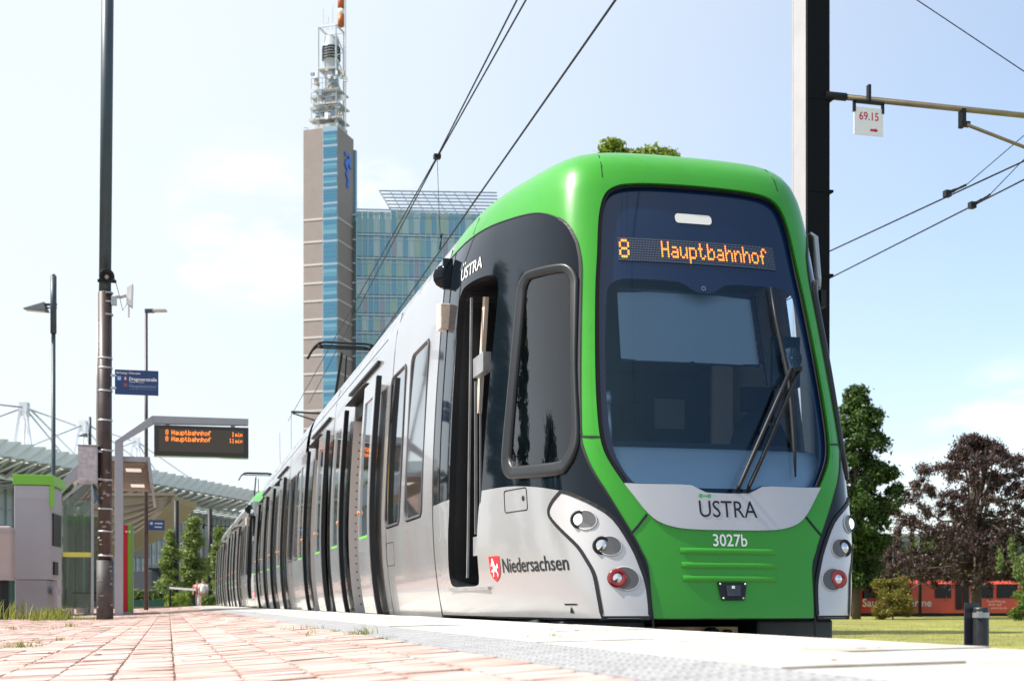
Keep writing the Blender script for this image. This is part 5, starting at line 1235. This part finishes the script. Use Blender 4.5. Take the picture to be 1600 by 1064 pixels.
# ------------------------------------------------------------------ far buildings
def brick_mat(name,c1,c2,mortar,scale):
    m=bpy.data.materials.new(name); m.use_nodes=True; n=m.node_tree.nodes; l=m.node_tree.links; b=n['Principled BSDF']
    t=n.new('ShaderNodeTexCoord'); z=n.new('ShaderNodeTexNoise'); z.inputs['Scale'].default_value=scale; z.inputs['Detail'].default_value=8; l.new(t.outputs['Object'],z.inputs['Vector'])
    x=n.new('ShaderNodeMix'); x.data_type='RGBA'; x.inputs['A'].default_value=(*c1,1); x.inputs['B'].default_value=(*c2,1); l.new(z.outputs['Fac'],x.inputs['Factor'])
    w=n.new('ShaderNodeTexWave'); w.wave_type='BANDS'; w.bands_direction='Z'; w.inputs['Scale'].default_value=2.2; l.new(t.outputs['Object'],w.inputs['Vector'])
    y=n.new('ShaderNodeMix'); y.data_type='RGBA'; y.inputs['B'].default_value=(*mortar,1); r=n.new('ShaderNodeMapRange'); r.inputs['From Min'].default_value=.8; r.inputs['From Max'].default_value=1; r.inputs['To Max'].default_value=.35
    l.new(w.outputs['Fac'],r.inputs['Value']); l.new(r.outputs['Result'],y.inputs['Factor']); l.new(x.outputs['Result'],y.inputs['A']); l.new(y.outputs['Result'],b.inputs['Base Color']); b.inputs['Roughness'].default_value=.9
    return m
tb=brick_mat('tower_brick',(.25,.205,.19),(.32,.27,.255),(.38,.33,.315),.6)
bandm=mat('pale_band',(.55,.50,.48),.8)
gb=[mat('tower_glass_%s'%n,c,.12,.0,.8) for n,c in (('deep',(.04,.17,.28)),('mid',(.07,.23,.34)),('light',(.12,.29,.38)))]
white=M['white']
d=250; C=at(528,942,d); C.z=GZ
u=(-RGT*.96+FWD*.28).normalized(); w=(RGT*.28+FWD*.96).normalized()
TW=empty('office_tower',C,'tall slim brick tower with a blue glass strip and an antenna mast on top','tower')
zt=at(0,198,d).z; z2f=lambda y:at(0,y,d).z
Lf,Ls=7.0,7.4
m=MB(); m.hexa([C+u*Lf,C,C+w*Ls,C+w*Ls+u*Lf]+[p+UP*(zt-GZ) for p in (C+u*Lf,C,C+w*Ls,C+w*Ls+u*Lf)],0)
part(m,'wall',tb,TW)
m=MB(); fl=[340,375,411,440,468,497,525,553,582,610,640,668,696,724,752,780]
for y in fl:
    z=z2f(y); m=MB()
    m.obox(C+u*(Lf*.5+1.55)-w*.03+UP*(z-GZ),u*(Lf*.5-1.52),w*.05,UP*.17); m.obox(C+w*Ls*.5-u*.03+UP*(z-GZ),w*Ls*.5,u*.05,UP*.17); part(m,'floor_band',bandm,TW)
m=MB(); m.obox(C+u*1.55-w*.04+UP*((zt-GZ)/2),u*1.48,w*.06,UP*((zt-GZ)/2+.2)); part(m,'glazing_strip',mat('strip_frame',(.25,.36,.45),.4),TW)
ys=[202,226,248,270,292,316]+fl
for i in range(len(ys)-1):
    m=MB(); za,zb=z2f(ys[i+1])+.25,z2f(ys[i])-.25; n=4
    for k in range(n):
        m.obox(C+u*1.55-w*.12+UP*(za+(zb-za)*(k+.5)/n-GZ),u*1.36,w*.03,UP*((zb-za)/n*.46),(i*3+k*2+(i*k)%3)%3)
    part(m,'window',gb,TW)
m=MB(); m.obox(C+w*(Ls+.35)-u*.1+UP*((zt-GZ)/2-1),w*.4,u*.3,UP*((zt-GZ)/2-1)); part(m,'glass_edge',gb[2],TW)
m=MB(); z0=z2f(222)-GZ
logo=[(.2,0),(.75,.3),(1.3,.25),(1.75,-.6),(1.55,-1.4),(1.95,-2.3),(1.45,-2.5),(1.15,-1.8),(.8,-2.3),(1.3,-3.2),(.9,-4.2),(1.35,-5.2),(1.05,-6.6),(.7,-6.5),(.9,-5.2),(.45,-4.2),(.75,-3.2),(.2,-2.4),(.5,-1.2),(1.0,-1.0),(1.25,-.5),(.9,-.3),(.3,-.7)]
m.prism([C+w*(2.4+a*1.9)-u*.02+UP*(z0-1.0+b_*.95) for a,b_ in logo],-u*.25); part(m,'emblem',mat('emblem_blue',(.02,.13,.55),.4),TW)
# mast and equipment on the roof
MC=C+u*2.4+w*2.4; zz=lambda y:z2f(y)-GZ
m=MB()
for ya,yb,wd in ((198,191,2.3),(184,182,2.6),(161,159,2.6),(139,137,2.5),(103,102,1.9)):
    m=MB(); m.obox(MC+UP*((zz(ya)+zz(yb))/2),u*wd,w*wd,UP*((zz(yb)-zz(ya))/2)); part(m,'roof_deck',globals().setdefault('deckm',mat('deck_white',(.46,.46,.46),.6)),TW)
for (y,du) in ((178,3.6),(160,3.4),(142,3.3)):
    m=MB(); m.obox(MC+u*du*.9+UP*zz(y),u*.9,w*1.0,UP*.25); m.bar(MC+u*3.9+UP*zz(y),MC+u*2.2+UP*zz(y+14),.25,.25); part(m,'balcony',deckm,TW)
m=MB(); m.lathe(MC,(0,0,1),[(zz(198),1.35),(zz(104),1.35),(zz(85),1.5),(zz(84),1.65),(zz(64),1.65),(zz(63),1.5),(zz(50),1.45),(zz(50)+.01,.01)],18)
part(m,'mast_drum',mat('drum_grey',(.42,.46,.52),.35,.3),TW)
m=MB()
for k in range(5): z=zz(66+k*4.3); m.lathe(MC,(0,0,1),[(z-.22,1.66),(z-.22,1.75),(z+.08,1.75),(z+.08,1.66)],18)
part(m,'drum_ring',M['dark'],TW)
m=MB()
for a,b_ in ((1.85,1.85),(-1.7,1.85),(1.85,-1.7),(-1.7,-1.7)):
    p=MC+u*a+w*b_; m.bar(p+UP*zz(198),p+UP*zz(36),.28,.28)
for y in (36,103,137): 
    z=UP*zz(y)
    for p,q in (((1.85,1.85),(-1.7,1.85)),((-1.7,1.85),(-1.7,-1.7)),((-1.7,-1.7),(1.85,-1.7)),((1.85,-1.7),(1.85,1.85))): m.bar(MC+u*p[0]+w*p[1]+z,MC+u*q[0]+w*q[1]+z,.28,.28)
yy=[198,180,160,140,120,103,85,68,50]
for i in range(len(yy)-1):
    s_=1 if i%2 else -1
    m.bar(MC-u*1.7+w*1.85*s_+UP*zz(yy[i]),MC-u*1.7-w*1.7*s_+UP*zz(yy[i+1]),.16,.16); m.bar(MC-w*1.7+u*1.75*s_+UP*zz(yy[i]),MC-w*1.7-u*1.75*s_+UP*zz(yy[i+1]),.09,.09) if i<4 else None
part(m,'lattice_frame',mat('lattice_white',(.62,.64,.66),.5),TW)
eqm=[M['white'],mat('rail_grey',(.22,.27,.33),.5),mat('equip_tan',(.45,.36,.28),.6)]
m=MB(); rr=random.Random(9)
for i in range(46):
    m=MB(); p=MC+u*rr.uniform(-3.3,2.9)+w*rr.uniform(-2.8,-.5)+UP*zz(rr.uniform(104,190)); s_=rr.uniform(.12,.42); m.obox(p,u*s_,w*s_*.6,UP*s_*rr.uniform(.6,2.2),rr.randrange(3)); part(m,'antenna_equipment',eqm,TW)
for y0,y1 in ((137,112),(159,140),(182,163)):
    m=MB()
    for t in np.linspace(-2.8,2.8,6): m.bar(MC+u*t-w*2.8+UP*zz(y0),MC+u*t-w*2.8+UP*(zz(y0)+2.0),.07,.07,mi=1)
    m.bar(MC-u*2.8-w*2.8+UP*(zz(y0)+2),MC+u*2.8-w*2.8+UP*(zz(y0)+2),.09,.09,mi=1); m.bar(MC-u*2.8-w*2.8+UP*(zz(y0)+1),MC+u*2.8-w*2.8+UP*(zz(y0)+1),.07,.07,mi=1)
    part(m,'guard_rail',eqm,TW)
m=MB()
for t,h in ((1.6,8),(.6,5),(-.3,9),(1.0,3)): m.bar(MC+u*t+UP*zz(36),MC+u*t+UP*(zz(36)+h*.5),.05,.05,mi=1)
part(m,'whip_aerial',eqm,TW); m=MB()
m.bar(C+u*6.6+w*1+UP*zz(198),C+u*6.6+w*1+UP*zz(192),.1,.1,mi=1); m.bar(C+u*6.6+w*1+UP*zz(192),C+u*7.4+w*1+UP*zz(191),.1,.1,mi=1)
part(m,'davit',eqm,TW)
m=MB(); p=MC-u*2.15-w*.4
for i,(ya,yb,mi) in enumerate(((40,16,0),(34.5,16,0),(16,8,1),(8,-16,0),(-16,-30,1),(-30,-60,0))):
    if i==0: continue
    m.tube([p+UP*zz(ya),p+UP*zz(yb)],.62,12,mi)
m.bar(MC-u*2.9+UP*zz(198),MC-u*2.9+UP*zz(-40),.22,.22,mi=1); part(m,'banded_mast',[mat('mast_orange',(.42,.10,.02),.5),M['white']],TW)
# glass office block
d=256; GB=empty('glass_office_block',at(650,942,d),'blue green glass office block with a steel roof trellis beside the brick tower','office block')
A=at(557,342,d); B=at(776,332.5,d+2.2); D=(B-A); D.z=0; Ln=D.length; D.normalize(); Nn=Vector((D.y,-D.x,0)); 
if Nn.dot(FWD)>0: Nn=-Nn
zt=A.z; A0=Vector((A.x,A.y,GZ))
m=MB(); m.obox(A0+D*Ln/2-Nn*10.5+UP*((zt-GZ)/2),D*Ln/2,Nn*10,UP*((zt-GZ)/2)); m.obox(A0-D*.9-Nn*5+UP*((zt-.8-GZ)/2),D*.85,Nn*4,UP*((zt-.8-GZ)/2),1)
part(m,'wall',[mat('block_frame',(.16,.24,.30),.5),mat('dark_green_glass',(.02,.09,.10),.2)],GB)
fl=[342,380,416,446,474,502,530,558,586]
gl=[mat('office_glass_'+n,c,.12,0,.7) for n,c in (('blue',(.11,.29,.42)),('green',(.26,.38,.33)),('teal',(.16,.34,.40)),('pale',(.32,.44,.48)),('mauve',(.24,.27,.34)))]
curtain=mat('curtain',(.30,.36,.24),.7); rr=random.Random(5)
ncol=12; cw=Ln*.98/ncol
for i in range(len(fl)-1):
    za,zb=z2f(fl[i+1])*1.024+.35,z2f(fl[i])*1.024-.30
    for k in range(ncol):
        m=MB(); c0=A0+D*(cw*(k+.5))
        for hh in (0,1):
            mi=rr.choices([0,1,2,3,4],[5,4 if i<3 else 2,4,2,.6])[0]
            m.obox(c0+D*(cw*(hh-.5)*.5)+Nn*.02+UP*((za+zb)/2-GZ),D*(cw*.24),Nn*.04,UP*((zb-za)/2),mi)
        part(m,'window',gl,GB)
m=MB(); lowf=list(range(586,940,29))
for i in range(len(lowf)-1):
    za,zb=z2f(lowf[i+1])*1.024+.35,z2f(lowf[i])*1.024-.30
    for k in range(ncol*2): m.obox(A0+D*(cw*(k*.5+.25))+Nn*.02+UP*((za+zb)/2-GZ),D*(cw*.24),Nn*.04,UP*((zb-za)/2),rr.randrange(5))
tag(part(m,'window',gl,GB),kind='stuff')
m=MB()
for k in range(2*ncol+1): m.obox(A0+D*(cw*k*.5)+Nn*.10+UP*((zt-GZ)/2),D*.06,Nn*.08,UP*((zt-GZ)/2))
for y in fl:
    z=z2f(y)*1.024; m.obox(A0+D*Ln*.49+Nn*.14+UP*(z-GZ),D*Ln*.49,Nn*.07,UP*.16); m.obox(A0+D*Ln*.49+Nn*.12+UP*(z-GZ-.9),D*Ln*.49,Nn*.05,UP*.05)
    m.obox(A0-D*.9-Nn*.9+UP*(z-GZ-.8),D*.9,Nn*.2,UP*.14)
part(m,'mullion',mat('mullion_blue',(.36,.47,.56),.4,.3),GB)
m=MB(); zr=zt+.3
for k in range(9):
    t=k/8; off=3.4*(1-t); zk=zr+7.2*(1-k/8.0)
    m.bar(A0+D*(4.2+3.2*t)-Nn*off*2+UP*(zk-GZ),A0+D*(Ln*1.02)-Nn*off*2+UP*(zk-GZ+.2),.17,.2)
for k in range(9):
    m.bar(A0+D*(7.4+k*2.1)+UP*(zr-GZ),A0+D*(4.2+k*2.1)-Nn*6.8+UP*(zr+7.2-GZ),.15,.15)
m.bar(A0+D*2.6+UP*(zt-GZ),A0+D*2.6+UP*(zt+.9-GZ),.12,.12); m.bar(A0+D*2.6+UP*(zt+.9-GZ),A0+D*5+UP*(zt+1.2-GZ),.12,.12)
for k in range(3): m.obox(A0+D*(9+k*4.6)-Nn*3.5+UP*(zt-GZ+.8),D*1.1,Nn*1,UP*.8)
part(m,'roof_trellis',mat('trellis_grey',(.20,.25,.30),.5,.2),GB)
# exhibition hall
HA=empty('exhibition_hall',at(180,942,200),'wide exhibition hall with jagged white roof fins, truss and white pylons, far left','hall')
E0=at(-130,680,165); E1=at(470,797,290); ez_=20.6
E0.z=E1.z=ez_; Dh=(E1-E0); Lh=Dh.length; Dh.normalize(); Nh=Vector((-Dh.y,Dh.x,0)); 
if Nh.dot(Vector((0,0,.11))-E0)>0: Nh=-Nh      # Nh points away from the camera
hw=mat('hall_steel',(.80,.81,.82),.5,.1); 
m=MB(); F0=E0+Nh*13; F0.z=GZ
m.obox(F0+Dh*Lh/2+Nh*20+UP*9.6,Dh*Lh/2,Nh*19.9,UP*9.6); part(m,'wall',mat('hall_glass',(.56,.60,.63),.2,0,.6,var=.10,vscale=.06),HA)
m=MB()
for k in range(64): m.obox(F0+Dh*(Lh*k/63)-Nh*.15+UP*9.4,Dh*.07,Nh*.14,UP*9.4)
for z in (1,3.4,5.8,8.2,10.6,13,15.4,17.8): m.obox(F0+Dh*Lh/2-Nh*.12+UP*z,Dh*Lh/2,Nh*.1,UP*.07)
part(m,'mullion',mat('hall_mullion',(.40,.44,.47),.5,.2),HA)
m=MB()
for k in range(9): m.obox(F0+Dh*(6+k*15)-Nh*.2+UP*(12 if k%2 else 4),Dh*3.2,Nh*.12,UP*(2.6))
part(m,'window',mat('hall_dark_glass',(.05,.055,.06),.15),HA)
m=MB(); m.obox(F0+Dh*8-Nh*.4+UP*9,Dh*9,Nh*.15,UP*6,0); part(m,'dark_panel',mat('hall_panel_dark',(.05,.055,.06),.4),HA)  # plain dark panel in front of the hall wall
m=MB(); n=38
top=lambda k:E0+Dh*(Lh*k/n)-UP*.5; low=lambda k:E0+Dh*(Lh*k/n)+Nh*5.5-UP*2.6; back=lambda k:E0+Dh*(Lh*k/n)+Nh*13-UP*.9
for k in range(n):
    m.bar(top(k),top(k+1),.42,.42); m.bar(low(k),low(k+1),.45,.45); m.bar(top(k),low(k),.28,.28); m.bar(top(k),low(k+1),.25,.25); m.bar(low(k),back(k),.28,.28); m.bar(low(k+1),back(k),.22,.22); m.bar(low(k),low(k)+Nh*7-UP*.5,.2,.2)
part(m,'roof_truss',hw,HA)
m=MB()
m.obox(E0+Dh*Lh/2+Nh*22+UP*.2,Dh*Lh/2,Nh*20.5,UP*.15)
part(m,'roof',mat('hall_roof',(.68,.70,.72),.6),HA)
nf=42
for k in range(nf):
    a=E0+Dh*(Lh*k/nf)
    m=MB(); L_=Lh/nf
    m.prism([a-UP*.9-Nh*1.2,a+Dh*L_*1.0-UP*.6-Nh*1.8,a+Dh*L_*2.1+UP*1.25-Nh*2.6,a+Dh*L_*1.9+UP*1.35-Nh*2.6,a+UP*.75-Nh*1.0],Nh*2.0)
    part(m,'roof_fin',globals().setdefault('finm',mat('fin_white',(.74,.76,.78),.45,.1)),HA)
pyl=mat('pylon_white',(.62,.64,.67),.5)
def pylon(px_,ytop,ybot,d,wpx):
    c=at(px_,942,d); s=d/2100; zt=at(0,ytop,d).z; zb=at(0,ybot,d).z; c.z=0; m=MB()
    for a,b_ in ((-1,-.6),(1,-.6),(-.35,.6),(.45,.6)):
        m.bar(c+RGT*a*wpx*.5*s+FWD*b_*wpx*.4*s+UP*(zb-1.5),c+RGT*a*wpx*.12*s+FWD*b_*1.0+UP*(zt-1),.10*wpx*s,.10*wpx*s)
    m.obox(c+UP*(zt-.9),RGT*wpx*.19*s,FWD*wpx*.19*s,UP*1.0)
    part(m,'pylon',pyl,HA); return c+UP*(zt-.6)
P1=pylon(38,630,706,190,34); P2_=pylon(130,658,712,225,30); P3=pylon(213,684,732,262,26)
m=MB()
for a,b_ in ((P1,at(100,712,200)),(P1,at(-60,672,185)),(P1,at(118,665,222)),(P1,at(-40,628,180)),(P2_,at(195,745,240)),(P2_,at(40,700,210)),(P2_,at(205,688,262)),(P3,at(330,770,270)),(P3,at(262,765,262)),(P3,at(150,715,240)),(at(48,640,190),at(128,722,215)),(at(135,660,225),at(265,755,250))): m.tube([a,b_],.14,6)
part(m,'stay_cable',mat('cable_grey',(.35,.38,.42),.5),HA)
# entrance canopy with a slatted beige underside
d=120; CN=empty('entrance_canopy',at(210,942,d),'beige entrance canopy with slatted curved underside in front of the exhibition hall','canopy')
prof=[(272,774),(268,783),(256,797),(238,814),(214,832),(186,848),(150,862),(110,868),(110,775)]
m=MB(); m.prism([at(x,y,d) for x,y in prof],FWD*9); part(m,'shell',mat('canopy_beige',(.30,.235,.175),.7,var=.08,vscale=.6),CN)
m=MB()

for f_ in (.22,.38,.54,.70,.84,.96):
    q=[(x-(1-f_)*6,774+(y-774)*f_) for x,y in prof[1:8]]
    for (xa_,ya_),(xb_,yb_) in zip(q,q[1:]): m.bar(at(xa_,ya_,d-.12),at(xb_,yb_,d-.12),.16,.22)
m.bar(at(110,773,d-.15),at(273,772,d-.15),.3,.25)
part(m,'slat',mat('canopy_dark',(.26,.20,.15),.7),CN)
# red tram in the background
d=105; A=at(1300,960,d); B=at(1422,960,d+1); C2=at(1424,960,d+1.05); E_=at(1670,960,d+3)
RT=empty('red_tram',(B+Vector((0,0,0))),'red and orange tram with white lettering passing behind the trees','tram')
def rbody(a,b,m_,name):
    mb=MB(); dv=(b-a); dv.z=0; l=dv.length; dv.normalize(); nb=Vector((-dv.y,dv.x,0)); 
    if nb.dot(FWD)<0: nb=-nb
    z0=a.z+.12; ht=2.72
    poly=[a+UP*.12,a+UP*.12+nb*2.4,a+UP*(ht-.3)+nb*2.4,a+UP*ht+nb*2.1,a+UP*ht+nb*.3,a+UP*(ht-.3)]
    mb.prism(poly,dv*l); part(mb,name,m_,RT); return a,dv,nb,l
r1=mat('tram_red',(.42,.018,.022),.4,var=.05,coat=.3); r2=mat('tram_orange_red',(.55,.055,.03),.4,var=.05,coat=.3)
a1,dv1,nb1,l1=rbody(A,B,r1,'body'); a2,dv2,nb2,l2=rbody(C2,E_,r2,'body')
def rwin(px0,px1,y0,y1,name='window'):
    p=at(px0,y0,d+(px0-1300)/123*1.0-.06); q=at(px1,y1,d+(px1-1300)/123*1.0-.06); mb=MB(); c=(p+q)/2; h=(q-p); h.z=0
    mb.obox(c,h/2,FWD*.03,UP*(abs(p.z-q.z)/2)); o=part(mb,name,M['black'],RT); return o
for x0,x1 in ((1312,1334),(1348,1372),(1380,1418),(1462,1486),(1518,1528),(1530,1552),(1558,1590),(1596,1625)): rwin(x0,x1,912,934)
for x0,x1 in ((1494,1503),(1505,1514)): rwin(x0,x1,914,952,'door')
m=MB()
flat_text(m,'Saubere Wärme',at(1347,947,d+.25)-FWD*.12,dv1,UP,at(1463,0,d+1).x*0+5.75,.60,.02); part(m,'advert_lettering',mat('advert_white',(.75,.6,.58),.5),RT)
m=MB()
for k,t in enumerate(('Neue Heizung','läuft auf','enercity.de')): flat_text(m,t,at(1541+k*3,940.5+k*5.2,d+1.9)-FWD*.12,dv2,UP,(1.55,1.1,1.35)[k],.19,.0)
part(m,'advert_lettering',mat('advert_pink',(.75,.55,.5),.5),RT)
m=MB(); m.obox((A+E_)/2+UP*.0+FWD*1.2,(E_-A)/2,FWD*1.0,UP*.15); part(m,'underframe',M['dark'],RT)
m=MB()
for x in (1313,1437,1439): pass
q=at(1436,945,d-3); 
for x,w_ in ((1437.5,.10),(1396.0,.08)):
    b=gbase(x,d-3); r=empty('lamp_post' if w_<.1 else 'catenary_mast',b,'thin dark post in front of the red tram, left of its white lettering end' if w_<.1 else 'thick dark post in front of the red tram beside the word Wärme','post'); mm=MB(); mm.tube([b,b+UP*(5.6 if w_<.1 else 6.5)],w_*1.3,8); part(mm,'shaft',M['dark'],r)
# grey office building behind the lawn trees
d=150; BB=empty('office_building',at(1450,942,d),'grey building with rows of windows seen through the trees behind the red tram','building')
a=at(1352,838,d); b=at(1660,838,d); c=(a+b)/2; hz=(a.z-GZ)/2; c.z=GZ+hz
m=MB(); m.obox(c+FWD*6,(b-a)/2,FWD*6,UP*hz); part(m,'wall',mat('concrete_grey',(.30,.31,.33),.7,var=.08,vscale=.5),BB)
m=MB(); m.obox(c+FWD*5.6+UP*(hz+.15),(b-a)/2+RGT*.3,FWD*6.2,UP*.15); part(m,'roof',M['grey'],BB)
for j,y in enumerate((856,880,905)):
    for k in range(13):
        x=1362+k*22; p=at(x+7,y,d-.05); mb=MB(); mb.obox(p,RGT*.62,FWD*.06,UP*.75,(k+j)%2); part(mb,'window',[mat('bld_glass',(.05,.10,.15),.1) if 'bldg' not in globals() else bldg, M['sideglass']],BB)
# backdrop trees far behind on the right and left so the ground edge is closed
for i,(px_,d_,h) in enumerate(((1330,125,7.0),(1418,128,6.4),(1470,126,7.5),(1545,130,6.5),(1600,127,8))):
    b=gbase(px_,d_); tree('background_tree',b,h,('dark tree far behind the tall green tree','low dark tree left of the copper beech, far behind','dark tree behind the copper beech trunk','dark tree far behind the copper beech, right of its trunk','dark tree far right behind the willow')[i],lf_dark if i%2 else lf_green,rnd_clumps(b,18,lambda t:2.3,h,1.0,150,zr=(.3,.95)),.2,.25,group='trees behind the red tram')
